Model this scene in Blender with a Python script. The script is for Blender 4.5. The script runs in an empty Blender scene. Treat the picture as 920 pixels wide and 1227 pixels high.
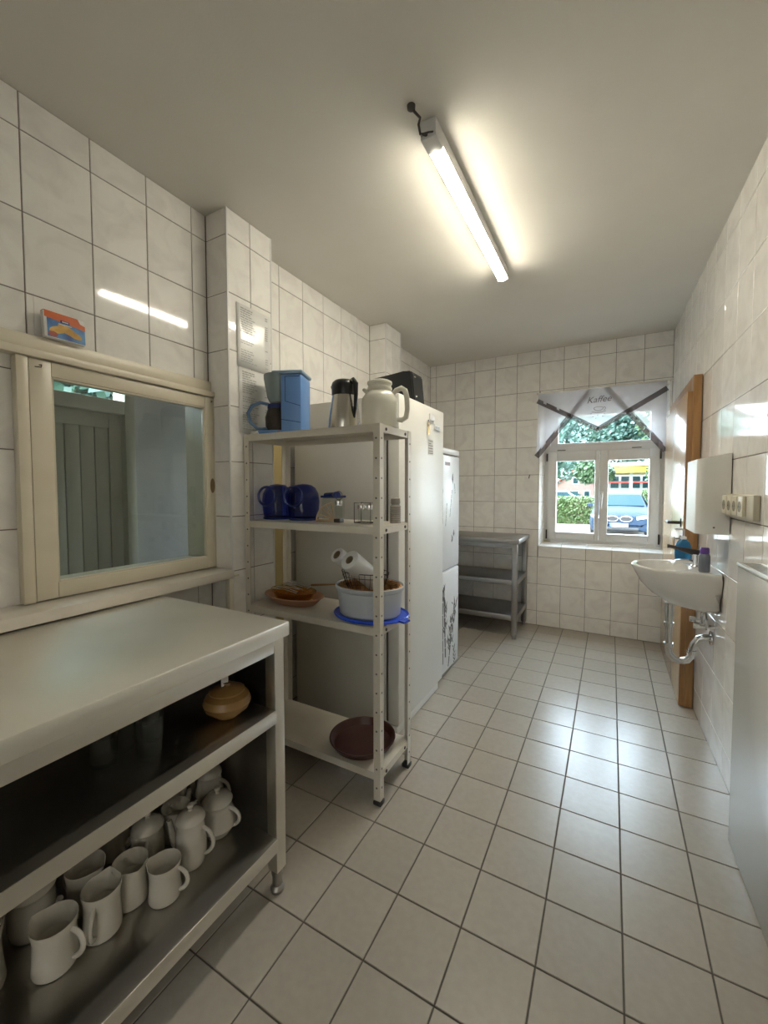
import bpy, bmesh, math, random
from mathutils import Vector, Matrix
random.seed(7)
sc = bpy.context.scene
COL = sc.collection
R = math.radians
PI = math.pi

# ------------------------------------------------------------------ camera
YAW, PITCH, ROLL = 0.4976, -0.0427, -0.0003
CAM = Vector((-0.053, -2.1108, 1.2635))
fw = Vector((-math.sin(YAW)*math.cos(PITCH), math.cos(YAW)*math.cos(PITCH), math.sin(PITCH)))
rt = Vector((math.cos(YAW), math.sin(YAW), 0)); up = rt.cross(fw)
cr, sr = math.cos(ROLL), math.sin(ROLL)
rt, up = cr*rt + sr*up, -sr*rt + cr*up
cd = bpy.data.cameras.new('camera'); cam = bpy.data.objects.new('camera', cd); COL.objects.link(cam)
M = Matrix((rt, up, -fw)).transposed().to_4x4(); M.translation = CAM
cam.matrix_world = M
cd.sensor_fit = 'HORIZONTAL'; cd.sensor_width = 36; cd.lens = 491.4476/920*36
cd.shift_x = -4.98/920; cd.shift_y = -7.66/920
cd.clip_start = .02; cd.clip_end = 300
sc.camera = cam

# ------------------------------------------------------------------ world, sun, exposure
w = bpy.data.worlds.new('sky'); sc.world = w; w.use_nodes = True
nt = w.node_tree; nt.nodes.clear()
wo = nt.nodes.new('ShaderNodeOutputWorld'); bg = nt.nodes.new('ShaderNodeBackground')
tc = nt.nodes.new('ShaderNodeTexCoord'); sx = nt.nodes.new('ShaderNodeSeparateXYZ'); rp = nt.nodes.new('ShaderNodeValToRGB')
nt.links.new(tc.outputs['Generated'], sx.inputs[0]); nt.links.new(sx.outputs['Z'], rp.inputs[0])
rp.color_ramp.elements[0].position = 0.0; rp.color_ramp.elements[0].color = (.80, .90, 1, 1)
rp.color_ramp.elements[1].position = .8; rp.color_ramp.elements[1].color = (.62, .80, 1, 1)
nt.links.new(rp.outputs[0], bg.inputs[0]); bg.inputs[1].default_value = 5.0
nt.links.new(bg.outputs[0], wo.inputs[0])
sd = bpy.data.lights.new('sun', 'SUN'); sd.energy = 1.5; sd.angle = R(3); sd.color = (1, .95, .86)
so = bpy.data.objects.new('sun', sd); COL.objects.link(so); so.rotation_euler = (R(38), R(-30), 0); so.location = (0, -5, 12)
sc.view_settings.view_transform = 'Standard'; sc.view_settings.look = 'None'; sc.view_settings.gamma = 1
sc.view_settings.exposure = 2.15
LAMP_STRENGTH = 19.5

# ------------------------------------------------------------------ materials
MATS = {}
def mat(name, col, rough=.5, metal=0, **k):
    if name in MATS: return MATS[name]
    m = bpy.data.materials.new(name); m.use_nodes = True; t = m.node_tree; b = t.nodes['Principled BSDF']
    L = t.links
    b.inputs['Base Color'].default_value = (*col, 1); b.inputs['Roughness'].default_value = rough
    b.inputs['Metallic'].default_value = metal
    if 'spec' in k: b.inputs['Specular IOR Level'].default_value = k['spec']
    if 'trans' in k: b.inputs['Transmission Weight'].default_value = k['trans']
    if 'ior' in k: b.inputs['IOR'].default_value = k['ior']
    if 'coat' in k: b.inputs['Coat Weight'].default_value = k['coat']; b.inputs['Coat Roughness'].default_value = .08
    if 'emit' in k: b.inputs['Emission Color'].default_value = (*k['emit'], 1); b.inputs['Emission Strength'].default_value = k['es']
    if 'alpha' in k: b.inputs['Alpha'].default_value = k['alpha']
    tcn = t.nodes.new('ShaderNodeTexCoord')
    mp = t.nodes.new('ShaderNodeMapping'); L.new(tcn.outputs['Object'], mp.inputs[0])
    mp.inputs['Scale'].default_value = k.get('stretch', (1, 1, 1))
    vec = mp.outputs[0]
    if k.get('rand'):
        oi = t.nodes.new('ShaderNodeObjectInfo'); ml = t.nodes.new('ShaderNodeMath'); ml.operation = 'MULTIPLY'; ml.inputs[1].default_value = 57.3
        L.new(oi.outputs['Random'], ml.inputs[0]); ad = t.nodes.new('ShaderNodeVectorMath'); ad.operation = 'ADD'
        L.new(vec, ad.inputs[0]); L.new(ml.outputs[0], ad.inputs[1]); vec = ad.outputs[0]
    if 'col2' in k:
        n = t.nodes.new('ShaderNodeTexNoise'); n.inputs['Scale'].default_value = k.get('ns', 20); n.inputs['Detail'].default_value = k.get('nd', 4)
        n.inputs['Distortion'].default_value = k.get('dist', 0)
        L.new(vec, n.inputs['Vector'])
        r = t.nodes.new('ShaderNodeValToRGB'); r.color_ramp.elements[0].position = k.get('p0', .35); r.color_ramp.elements[1].position = k.get('p1', .65)
        r.color_ramp.elements[0].color = (*k['col2'], 1); r.color_ramp.elements[1].color = (*col, 1)
        L.new(n.outputs['Fac'], r.inputs[0]); out = r.outputs[0]
        if k.get('rv'):
            hs = t.nodes.new('ShaderNodeHueSaturation'); mr = t.nodes.new('ShaderNodeMapRange')
            mr.inputs['To Min'].default_value = 1-k['rv']; mr.inputs['To Max'].default_value = 1+k['rv']
            oi2 = t.nodes.new('ShaderNodeObjectInfo'); L.new(oi2.outputs['Random'], mr.inputs[0]); L.new(mr.outputs[0], hs.inputs['Value'])
            L.new(out, hs.inputs['Color']); out = hs.outputs[0]
        L.new(out, b.inputs['Base Color'])
    if 'bump' in k:
        n = t.nodes.new('ShaderNodeTexNoise'); n.inputs['Scale'].default_value = k.get('bs', 60); n.inputs['Detail'].default_value = 3
        L.new(vec, n.inputs['Vector']); bp = t.nodes.new('ShaderNodeBump'); bp.inputs['Strength'].default_value = k['bump']
        bp.inputs['Distance'].default_value = k.get('bd', .002); L.new(n.outputs['Fac'], bp.inputs['Height']); L.new(bp.outputs[0], b.inputs['Normal'])
    if 'rough2' in k:
        n = t.nodes.new('ShaderNodeTexNoise'); n.inputs['Scale'].default_value = k.get('rs', 6); n.inputs['Detail'].default_value = 5; L.new(vec, n.inputs['Vector'])
        mr = t.nodes.new('ShaderNodeMapRange'); mr.inputs['From Min'].default_value = .3; mr.inputs['From Max'].default_value = .7
        mr.inputs['To Min'].default_value = rough; mr.inputs['To Max'].default_value = k['rough2']; L.new(n.outputs['Fac'], mr.inputs[0]); L.new(mr.outputs[0], b.inputs['Roughness'])
    MATS[name] = m; return m

def sheer(name, col, alpha):       # thin cloth: part holes, part translucent weave
    m = bpy.data.materials.new(name); m.use_nodes = True; t = m.node_tree; t.nodes.clear(); L = t.links
    o = t.nodes.new('ShaderNodeOutputMaterial'); tr = t.nodes.new('ShaderNodeBsdfTransparent'); d = t.nodes.new('ShaderNodeBsdfDiffuse'); tl = t.nodes.new('ShaderNodeBsdfTranslucent')
    d.inputs[0].default_value = (*col, 1); tl.inputs[0].default_value = (*col, 1)
    a = t.nodes.new('ShaderNodeMixShader'); a.inputs[0].default_value = .5; L.new(d.outputs[0], a.inputs[1]); L.new(tl.outputs[0], a.inputs[2])
    bmx = t.nodes.new('ShaderNodeMixShader'); wv = t.nodes.new('ShaderNodeTexNoise'); wv.inputs['Scale'].default_value = 14
    tcn = t.nodes.new('ShaderNodeTexCoord'); L.new(tcn.outputs['Object'], wv.inputs[0])
    mr = t.nodes.new('ShaderNodeMapRange'); mr.inputs['To Min'].default_value = alpha-.06; mr.inputs['To Max'].default_value = alpha+.06
    L.new(wv.outputs['Fac'], mr.inputs[0]); L.new(mr.outputs[0], bmx.inputs[0])
    L.new(tr.outputs[0], bmx.inputs[1]); L.new(a.outputs[0], bmx.inputs[2]); L.new(bmx.outputs[0], o.inputs[0]); return m

def thin_glass(name, tint=(1, 1, 1), ior=1.5, rough=0.0):
    m = bpy.data.materials.new(name); m.use_nodes = True; t = m.node_tree; t.nodes.clear(); L = t.links
    o = t.nodes.new('ShaderNodeOutputMaterial'); tr = t.nodes.new('ShaderNodeBsdfTransparent'); g = t.nodes.new('ShaderNodeBsdfGlossy'); f = t.nodes.new('ShaderNodeFresnel')
    tr.inputs[0].default_value = (*tint, 1); g.inputs['Roughness'].default_value = rough; f.inputs[0].default_value = ior
    x = t.nodes.new('ShaderNodeMixShader'); gm = t.nodes.new('ShaderNodeNewGeometry'); sb = t.nodes.new('ShaderNodeMath'); sb.operation = 'SUBTRACT'; sb.inputs[0].default_value = 1; mu = t.nodes.new('ShaderNodeMath'); mu.operation = 'MULTIPLY'
    L.new(gm.outputs['Backfacing'], sb.inputs[1]); L.new(sb.outputs[0], mu.inputs[0]); L.new(f.outputs[0], mu.inputs[1])   # the leaving surface adds no mirror of its own
    L.new(mu.outputs[0], x.inputs[0]); L.new(tr.outputs[0], x.inputs[1]); L.new(g.outputs[0], x.inputs[2]); L.new(x.outputs[0], o.inputs[0])
    return m

m_tile = mat('wall_tile_glaze', (.845, .82, .775), .07, col2=(.745, .71, .675), ns=7, nd=5, dist=1.2, p0=.28, p1=.56, rand=1, rv=.03, spec=.5)
m_grout = mat('grey_brown_grout', (.20, .165, .14), .85, col2=(.27, .23, .20), ns=30)
m_ftile = mat('floor_tile_glaze', (.395, .352, .300), .26, col2=(.373, .332, .282), ns=45, nd=3, rand=1, rv=.035, bump=.25, bs=90, bd=.001)
m_fgrout = mat('dark_floor_grout', (.10, .085, .07), .9)
m_ceil = mat('ceiling_plaster', (.72, .69, .63), .9, col2=(.70, .665, .605), ns=3, bump=.12, bs=120, bd=.003)
m_cream = mat('cream_gloss_paint', (.66, .60, .47), .30, col2=(.60, .54, .42), ns=9, stretch=(1, .3, 1), p0=.3, p1=.7)
m_sill = mat('pale_cream_board', (.66, .61, .53), .3, col2=(.60, .55, .47), ns=6)
m_steel = mat('brushed_steel', (.80, .77, .70), .34, 1, col2=(.74, .71, .65), ns=5, nd=2)
m_steel_shaded = mat('shaded_brushed_steel', (.44, .42, .38), .30, 1, col2=(.40, .38, .35), ns=5, nd=2)  # shelf copy of the steel, darkened to stand for shade under the table
m_steel_top = mat('brightened_steel_top', (.86, .83, .76), .42, .9, col2=(.80, .77, .70), ns=3, nd=2)  # top copy of the steel, lightened to stand for its bright reflection
m_steel_sh = mat('satin_steel', (.60, .58, .53), .22, 1)
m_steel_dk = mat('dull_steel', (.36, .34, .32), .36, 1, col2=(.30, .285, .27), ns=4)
m_chrome = mat('polished_chrome', (.80, .80, .80), .10, 1)
m_wmetal = mat('cream_enamelled_metal', (.69, .64, .55), .35, col2=(.64, .59, .50), ns=8)
m_white = mat('white_enamel', (.76, .745, .70), .38, col2=(.73, .715, .67), ns=3, spec=.3)
m_white2 = mat('cool_white_enamel', (.75, .75, .75), .35, col2=(.72, .72, .72), ns=3, spec=.35)
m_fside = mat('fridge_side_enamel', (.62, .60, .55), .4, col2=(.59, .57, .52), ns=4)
m_gasket = mat('grey_rubber_gasket', (.12, .115, .105), .6)
m_black = mat('black_plastic', (.015, .015, .016), .32, spec=.5)
m_dark = mat('dark_bronze_metal', (.07, .06, .055), .35, .6)
m_porc = mat('white_porcelain', (.64, .60, .52), .16, col2=(.60, .56, .485), ns=10)
m_ceram = mat('sanitary_ceramic', (.73, .71, .67), .10)
m_blue = mat('pale_blue_plastic', (.13, .27, .56), .38, col2=(.12, .25, .53), ns=8)
m_bluegl = thin_glass('blue_tinted_plastic', (.20, .26, .66), 1.45, .05)
m_bluedk = mat('navy_plastic', (.012, .025, .14), .25)
m_bluelid = mat('bright_blue_plastic', (.015, .075, .62), .3)
m_frost = mat('frosted_plastic', (.62, .66, .70), .35, alpha=.78)
m_clear = thin_glass('clear_glass', (.93, .95, .94), 1.5)
m_amber = thin_glass('amber_glass', (.84, .70, .42), 1.6, .05)
m_pane = thin_glass('window_pane_glass', (.97, .99, .98), 1.45)
m_sashglass = thin_glass('sash_pane_glass', (.86, .90, .88), 1.62)
m_upvc = mat('white_window_plastic', (.70, .69, .67), .3, col2=(.67, .66, .64), ns=4)
m_wood = mat('oak_veneer', (.36, .19, .07), .35, col2=(.27, .135, .045), ns=7, nd=6, stretch=(6, 6, .5), dist=.6, coat=.3)
m_wood_l = mat('light_oak_veneer', (.50, .33, .17), .24, col2=(.44, .28, .14), ns=5, nd=5, stretch=(5, 5, .4), dist=.5, coat=.25)
m_brown = mat('brown_baked_enamel', (.060, .018, .013), .34, col2=(.045, .014, .010), ns=12)
m_pot = mat('ochre_glazed_stoneware', (.30, .17, .06), .28, col2=(.23, .125, .04), ns=14)
m_paper = mat('white_paper', (.74, .73, .70), .75, bump=.3, bs=150)
m_papers = mat('laminated_paper', (.75, .74, .71), .15)
m_ink = mat('grey_print', (.22, .22, .22), .7)
m_bread = mat('woven_straw', (.42, .22, .08), .8, col2=(.22, .10, .035), ns=40, bump=.8, bs=60, bd=.004)
m_hall = mat('hall_grey_paint', (.62, .60, .56), .6, col2=(.58, .56, .52), ns=3)
m_plank = mat('olive_beige_paint', (.58, .55, .42), .45, col2=(.54, .51, .385), ns=6, stretch=(1, 1, .2))
m_sheer = sheer('sheer_white_voile', (.80, .79, .83), .50)
m_ribbon = sheer('brown_organza_ribbon', (.075, .05, .045), .80)
m_leafA = mat('hedge_leaf', (.045, .085, .02), .5, col2=(.085, .115, .04), ns=1.5)
m_leafB = mat('tree_leaf', (.028, .062, .024), .5, col2=(.060, .105, .045), ns=.5)
m_leafC = mat('blue_green_leaf', (.040, .088, .070), .5, col2=(.075, .13, .105), ns=.5)
m_bark = mat('bark', (.12, .08, .05), .9, col2=(.07, .05, .03), ns=10)
m_sand = mat('sandy_ground', (.20, .17, .135), .9, col2=(.15, .125, .10), ns=2.5)
m_grass = mat('lawn', (.08, .13, .035), .9, col2=(.11, .16, .05), ns=3)
m_carblue = mat('grey_blue_car_paint', (.016, .027, .046), .5, 0, spec=.06)
m_carwhite = mat('silver_white_car_paint', (.30, .31, .33), .2, .2, coat=1.0)
m_cargl = mat('car_glass', (.012, .03, .035), .1, spec=.06)
m_rubber = mat('tyre_rubber', (.02, .02, .02), .8)
m_pink = mat('pink_render', (.24, .14, .12), .8, col2=(.21, .12, .10), ns=2)
m_redroof = mat('red_roof_tile', (.26, .07, .04), .8, col2=(.20, .05, .03), ns=6)
m_yellow = mat('yellow_fascia', (.28, .175, .01), .4)
m_orange = mat('orange_card', (.62, .13, .02), .45, col2=(.55, .10, .015), ns=20)
m_boxblue = mat('blue_card', (.10, .28, .55), .45, col2=(.03, .07, .25), ns=18)
m_cracker = mat('golden_biscuit_print', (.75, .48, .14), .5, col2=(.62, .35, .08), ns=60)
m_redp = mat('red_brown_print', (.35, .08, .06), .5)
m_purple = mat('purple_plastic', (.13, .05, .32), .35)
m_teal = mat('blue_liquid_soap', (.02, .20, .42), .12, trans=.35)
m_greyb = mat('smoky_grey_plastic', (.22, .24, .28), .2, trans=.3)
m_olive = mat('varnished_yellow_board', (.46, .36, .17), .4, col2=(.40, .31, .14), ns=5, stretch=(4, 4, .4))
m_peach = mat('peach_ceramic', (.55, .30, .19), .4)
m_soot = mat('dark_marble_print', (.05, .05, .05), .5)
m_farwhite = mat('dimmed_white_render', (.30, .30, .31), .8)  # white toned down so the strong daylight does not burn it out
m_cement = mat('outer_render', (.55, .53, .48), .9, col2=(.5, .48, .43), ns=3)

# ------------------------------------------------------------------ mesh helpers
def setp(o, label=None, cat=None, group=None, kind=None):
    if label: o['label'] = label
    if cat: o['category'] = cat
    if group: o['group'] = group
    if kind: o['kind'] = kind
    return o
def finish(bm, ang=32):
    bmesh.ops.recalc_face_normals(bm, faces=bm.faces)
    for f in bm.faces: f.smooth = True
    for e in bm.edges:
        if len(e.link_faces) == 2 and e.calc_face_angle(0) > R(ang): e.smooth = False
def obj(name, bm, m, parent=None, loc=None, rot=None, fin=True):
    if fin: finish(bm)
    me = bpy.data.meshes.new(name); bm.to_mesh(me); bm.free()
    if isinstance(m, (list, tuple)):
        for q in m: me.materials.append(q)
    else: me.materials.append(m)
    o = bpy.data.objects.new(name, me); COL.objects.link(o)
    if parent is not None: o.parent = parent
    if loc is not None: o.location = loc
    if rot is not None: o.rotation_euler = rot
    return o
def thing(name, label, cat, loc=(0, 0, 0), rz=0, group=None):
    o = bpy.data.objects.new(name, None); COL.objects.link(o); o.location = loc; o.rotation_euler = (0, 0, rz)
    o.empty_display_size = .05
    return setp(o, label, cat, group)
def struct_empty(name):
    o = bpy.data.objects.new(name, None); COL.objects.link(o); return setp(o, kind='structure')
def copy_tree(o, parent=None):
    c = o.copy(); COL.objects.link(c)
    if parent is not None: c.parent = parent
    for ch in [x for x in KIDS.get(o.name, [])] or list(o.children):
        copy_tree(ch, c)
    return c
KIDS = {}
def B(): return bmesh.new()
def box(bm, x0, x1, y0, y1, z0, z1, bev=0, mi=0):
    vs = [bm.verts.new(p) for p in ((x0, y0, z0), (x1, y0, z0), (x1, y1, z0), (x0, y1, z0), (x0, y0, z1), (x1, y0, z1), (x1, y1, z1), (x0, y1, z1))]
    fs = [bm.faces.new([vs[i] for i in q]) for q in ((3, 2, 1, 0), (4, 5, 6, 7), (0, 1, 5, 4), (1, 2, 6, 5), (2, 3, 7, 6), (3, 0, 4, 7))]
    for f in fs: f.material_index = mi
    if bev:
        es = list({e for f in fs for e in f.edges})
        bmesh.ops.bevel(bm, geom=es, offset=bev, segments=2, affect='EDGES', profile=.5)
    return bm
def cbox(bm, c, s, bev=0, mi=0): return box(bm, c[0]-s[0]/2, c[0]+s[0]/2, c[1]-s[1]/2, c[1]+s[1]/2, c[2]-s[2]/2, c[2]+s[2]/2, bev, mi)
def lathe(bm, prof, seg=28, c=(0, 0, 0), mi=0, sx=1, sy=1):
    rings = []
    for r, z in prof:
        if r < 1e-6: rings.append([bm.verts.new((c[0], c[1], c[2]+z))])
        else: rings.append([bm.verts.new((c[0]+r*sx*math.cos(2*PI*i/seg), c[1]+r*sy*math.sin(2*PI*i/seg), c[2]+z)) for i in range(seg)])
    for a, b in zip(rings, rings[1:]):
        for i in range(seg):
            j = (i+1) % seg
            q = [a[i % len(a)], a[j % len(a)], b[j % len(b)], b[i % len(b)]]
            q2 = []
            for v in q:
                if v not in q2: q2.append(v)
            if len(q2) > 2:
                try: bm.faces.new(q2).material_index = mi
                except ValueError: pass
    return bm
def tube(bm, pts, r, seg=8, closed=False, cap=True, mi=0, flat=1.0):
    pts = [Vector(p) for p in pts]; n = len(pts); rs = r if isinstance(r, (list, tuple)) else [r]*n
    rings = []; prev = None
    for i in range(n):
        if closed: t = pts[(i+1) % n]-pts[i-1]
        else: t = pts[min(i+1, n-1)]-pts[max(i-1, 0)]
        t.normalize()
        if prev is None:
            a = Vector((0, 0, 1)) if abs(t.z) < .9 else Vector((1, 0, 0)); prev = (a - t*a.dot(t)).normalized()
        else: prev = (prev - t*prev.dot(t)).normalized()
        bb = t.cross(prev)
        rings.append([bm.verts.new(pts[i]+rs[i]*(math.cos(2*PI*k/seg)*prev+flat*math.sin(2*PI*k/seg)*bb)) for k in range(seg)])
    rg = range(n if closed else n-1)
    for i in rg:
        a, b = rings[i], rings[(i+1) % n]
        for k in range(seg): bm.faces.new((a[k], a[(k+1) % seg], b[(k+1) % seg], b[k])).material_index = mi
    if cap and not closed:
        bm.faces.new(rings[0][::-1]).material_index = mi; bm.faces.new(rings[-1]).material_index = mi
    return bm
def arc(c, r, a0, a1, n, ax='xz', e=1):
    out = []
    for i in range(n+1):
        a = R(a0+(a1-a0)*i/n); u, v = r*math.cos(a), r*e*math.sin(a)
        out.append({'xz': (c[0]+u, c[1], c[2]+v), 'yz': (c[0], c[1]+u, c[2]+v), 'xy': (c[0]+u, c[1]+v, c[2])}[ax])
    return out
def prism(bm, pts, d, mi=0):       # pts list of 3D coplanar, d extrusion vector
    a = [bm.verts.new(p) for p in pts]; b = [bm.verts.new(Vector(p)+Vector(d)) for p in pts]; n = len(pts)
    bm.faces.new(a[::-1]).material_index = mi; bm.faces.new(b).material_index = mi
    for i in range(n): bm.faces.new((a[i], a[(i+1) % n], b[(i+1) % n], b[i])).material_index = mi
    return bm
def text(name, s, size, m, parent, mtx, shear=0, ext=.0006):
    cu = bpy.data.curves.new(name, 'FONT'); cu.body = s; cu.size = size; cu.shear = shear; cu.extrude = ext; cu.align_x = 'CENTER'; cu.resolution_u = 3
    to = bpy.data.objects.new('tmp', cu); COL.objects.link(to); dg = bpy.context.evaluated_depsgraph_get(); dg.update()
    me = bpy.data.meshes.new_from_object(to.evaluated_get(dg)); bpy.data.objects.remove(to); me.materials.append(m)
    o = bpy.data.objects.new(name, me); COL.objects.link(o); o.parent = parent; o.matrix_local = mtx; return o

# ------------------------------------------------------------------ tiled surfaces
TC = {}
def tile_mesh(w, h, m, th=.008, ch=.0012):
    key = (round(w, 3), round(h, 3), m.name)
    if key in TC: return TC[key]
    bm = B(); a, b = w/2, h/2
    r = [[bm.verts.new((x*q, y*p, z)) for x, y in ((-1, -1), (1, -1), (1, 1), (-1, 1))] for q, p, z in ((a, b, -th), (a, b, -ch), (a-ch, b-ch, 0))]
    for i in range(2):
        for k in range(4): bm.faces.new((r[i][k], r[i][(k+1) % 4], r[i+1][(k+1) % 4], r[i+1][k]))
    bm.faces.new(r[2]); finish(bm, 20)
    me = bpy.data.meshes.new('tile'); bm.to_mesh(me); bm.free(); me.materials.append(m); TC[key] = me; return me
def lines(start, step, lo, hi, mn=.012):
    k = math.floor((lo-start)/step)-1; out = [lo]
    while True:
        v = start+k*step; k += 1
        if v > hi-mn: break
        if v > lo+mn: out.append(v)
    return out+[hi]
def tiles(parent, O, U, V, us, vs, m=None, holes=(), gap=.0035, off=0.0, vclip=None):
    O, U, V = Vector(O), Vector(U).normalized(), Vector(V).normalized(); N = U.cross(V); m = m or m_tile
    n = 0
    for u0, u1 in zip(us, us[1:]):
        for v0, v1 in zip(vs, vs[1:]):
            rects = [(u0+gap/2, u1-gap/2, v0+gap/2, v1-gap/2)]
            for h in holes:
                nx = []
                for r in rects:
                    a0, a1, b0, b1 = r
                    if h[0] >= a1 or h[1] <= a0 or h[2] >= b1 or h[3] <= b0: nx.append(r); continue
                    if h[0] > a0: nx.append((a0, h[0], b0, b1))
                    if h[1] < a1: nx.append((h[1], a1, b0, b1))
                    c0, c1 = max(a0, h[0]), min(a1, h[1])
                    if h[2] > b0: nx.append((c0, c1, b0, h[2]))
                    if h[3] < b1: nx.append((c0, c1, h[3], b1))
                rects = nx
            for a0, a1, b0, b1 in rects:
                if a1-a0 < .006 or b1-b0 < .006: continue
                o = bpy.data.objects.new('tile', tile_mesh(a1-a0, b1-b0, m)); COL.objects.link(o); o.parent = parent
                P = O+U*(a0+a1)/2+V*(b0+b1)/2+N*off
                mm = Matrix((U, V, N)).transposed().to_4x4(); mm.translation = P; o.matrix_local = mm; n += 1
    return n

# ------------------------------------------------------------------ room shell
C = 2.503; TW, TH, ZR = .2, .2508, 2.3878
YB, XL, XW0, SL = 1.8331, -1.703, .357, .0245
XP, YPa, YPb = -1.566, -.8188, -.5484
YF = -3.0
def XR(y): return XW0+SL*(YB-y)
VZ = lines(ZR, TH, 0, C)
DP = .003   # grout recess

# floor
fl = B(); box(fl, -1.75, .52, YF-.1, YB+.05, -.10, -DP)
floor = setp(obj('floor', fl, m_fgrout), kind='structure')
ys = lines(0, .204, YF, YB); xs0 = lines(0, .204, XL, .44)
for y0, y1 in zip(ys, ys[1:]):
    xr = XR((y0+y1)/2)
    xs = [x for x in xs0 if x < xr-.02]+[xr+.004]
    tiles(floor, (0, 0, 0), (1, 0, 0), (0, 1, 0), xs, [y0, y1], m_ftile, gap=.0045)
# ceiling
setp(obj('ceiling', box(B(), -1.8, .6, YF-.15, YB+.35, C, C+.2), m_ceil), kind='structure')
# back wall with window opening
WX0, WX1, WZ0, WZ1 = -.630, .338, .734, 2.085
b = B()
box(b, -1.80, WX0, YB+DP, YB+.33, -.4, C+.1); box(b, WX1, .60, YB+DP, YB+.33, -.4, C+.1)
box(b, WX0, WX1, YB+DP, YB+.33, -.4, WZ0-.003); box(b, WX0, WX1, YB+DP, YB+.33, WZ1+.003, C+.1)
wall_back = setp(obj('wall_back', b, m_grout), kind='structure')
tiles(wall_back, (0, YB, 0), (1, 0, 0), (0, 0, 1), lines(.1627, TW, XL, XW0), VZ, holes=[(WX0, WX1, WZ0, WZ1)])
# reveals of the window (tiled): sill, left, right, top
FY = YB+.135
rv = [z for z in VZ if WZ0+.03 < z < WZ1-.03]; vz = [WZ0]+rv+[WZ1]
tiles(wall_back, (WX0, YB, 0), (.030, .135, 0), (0, 0, 1), [0, .138], vz, gap=.002)
tiles(wall_back, (WX1-.012, FY, 0), (.012, -.135, 0), (0, 0, 1), [0, .1355], vz, gap=.002)
tiles(wall_back, (0, YB, WZ0), (1, 0, 0), (0, .135, .028), [WX0, -.4373, -.2373, -.0373, .1627, WX1], [0, .138], gap=.002, off=.001)
tiles(wall_back, (0, FY, WZ1), (1, 0, 0), (0, -1, 0), [WX0, -.4373, -.2373, -.0373, .1627, WX1], [0, .135], gap=.002)
# left wall (pass-through part and recess)
PY0, PY1, PZ0, PZ1 = -1.470, -.840, .93, 1.66
b = B()
box(b, XL-.12, XL-DP, YF-.1, PY0, -.05, C+.1); box(b, XL-.12, XL-DP, PY1, YB+.05, -.05, C+.1)
box(b, XL-.12, XL-DP, PY0, PY1, -.05, PZ0); box(b, XL-.12, XL-DP, PY0, PY1, PZ1, C+.1)
wall_left = setp(obj('wall_left', b, m_grout), kind='structure')
tiles(wall_left, (XL, 0, 0), (0, 1, 0), (0, 0, 1), lines(-1.4908, TW, YF, YPa), VZ, holes=[(PY0, PY1, PZ0, PZ1)])
tiles(wall_left, (XL, 0, 0), (0, 1, 0), (0, 0, 1), lines(-.3477, TW, YPb, .628), VZ)
tiles(wall_left, (XL, 0, 0), (0, 1, 0), (0, 0, 1), lines(.9477, TW, .875, YB), VZ)
def pier(n, y0, y1, xf, yl, trim=True):
    p = setp(obj('pillar_%d' % n, box(B(), XL-DP, xf-DP, y0+DP, y1-DP, -.01, C+.02), m_grout), kind='structure')
    tiles(p, (XL, y0, 0), (1, 0, 0), (0, 0, 1), [.001, xf-XL-.004], VZ)
    tiles(p, (xf, 0, 0), (0, 1, 0), (0, 0, 1), [y0+.004, yl, y1-.004], VZ)
    tiles(p, (xf, y1, 0), (-1, 0, 0), (0, 0, 1), [.004, xf-XL-.001], VZ)
    if trim:
        for yy in (y0, y1):
            s = -1 if yy == y0 else 1
            t = B(); box(t, xf-.006, xf+.0015, min(yy-s*.006, yy+s*.0015), max(yy-s*.006, yy+s*.0015), .001, C-.001)
            obj('corner_trim', t, m_upvc, p)
pier(1, YPa, YPb, XP, -.684); pier(2, .628, .875, XP+.006, .732)
# right wall (slightly out of square)
b = B(); t0, t1 = YF-.1, YB+.2
prism(b, [(XR(t0)+DP, t0, -.05), (XR(t1)+DP, t1, -.05), (XR(t1)+.2, t1, -.05), (XR(t0)+.2, t0, -.05)], (0, 0, C+.15))
wall_right = setp(obj('wall_right', b, m_grout), kind='structure')
k = math.sqrt(1+SL*SL)
tiles(wall_right, (XW0, YB, 0), (SL, -1, 0), (0, 0, 1), lines((YB-.137)*k, TW, 0, (YB-YF)*k), VZ)
# wall behind the camera
b = B(); box(b, -1.85, -.75, YF-.15, YF, -.05, C+.1); box(b, .25, .7, YF-.15, YF, -.05, C+.1); box(b, -.75, .25, YF-.15, YF, 2.05, C+.1)
m_plaster = mat('white_plaster', (.70, .67, .62), .8, col2=(.67, .64, .59), ns=3)
setp(obj('wall_front', b, m_plaster), kind='structure')
# unseen room and doorway behind the camera, added to bring in soft fill light
b = B(); box(b, -2.0, 1.9, -5.9, -5.8, -.05, C+.1); box(b, -2.0, -1.9, -5.9, YF-.15, -.05, C+.1); box(b, 1.8, 1.9, -5.9, YF-.15, -.05, C+.1)
setp(obj('wall_fill_room', b, m_plaster), kind='structure')
setp(obj('floor_fill_room', box(B(), -2.0, 1.9, -5.9, YF-.1, -.1, -.002), m_ftile), kind='structure')
setp(obj('ceiling_fill_room', box(B(), -2.0, 1.9, -5.9, YF-.15, C, C+.15), m_ceil), kind='structure')

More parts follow.
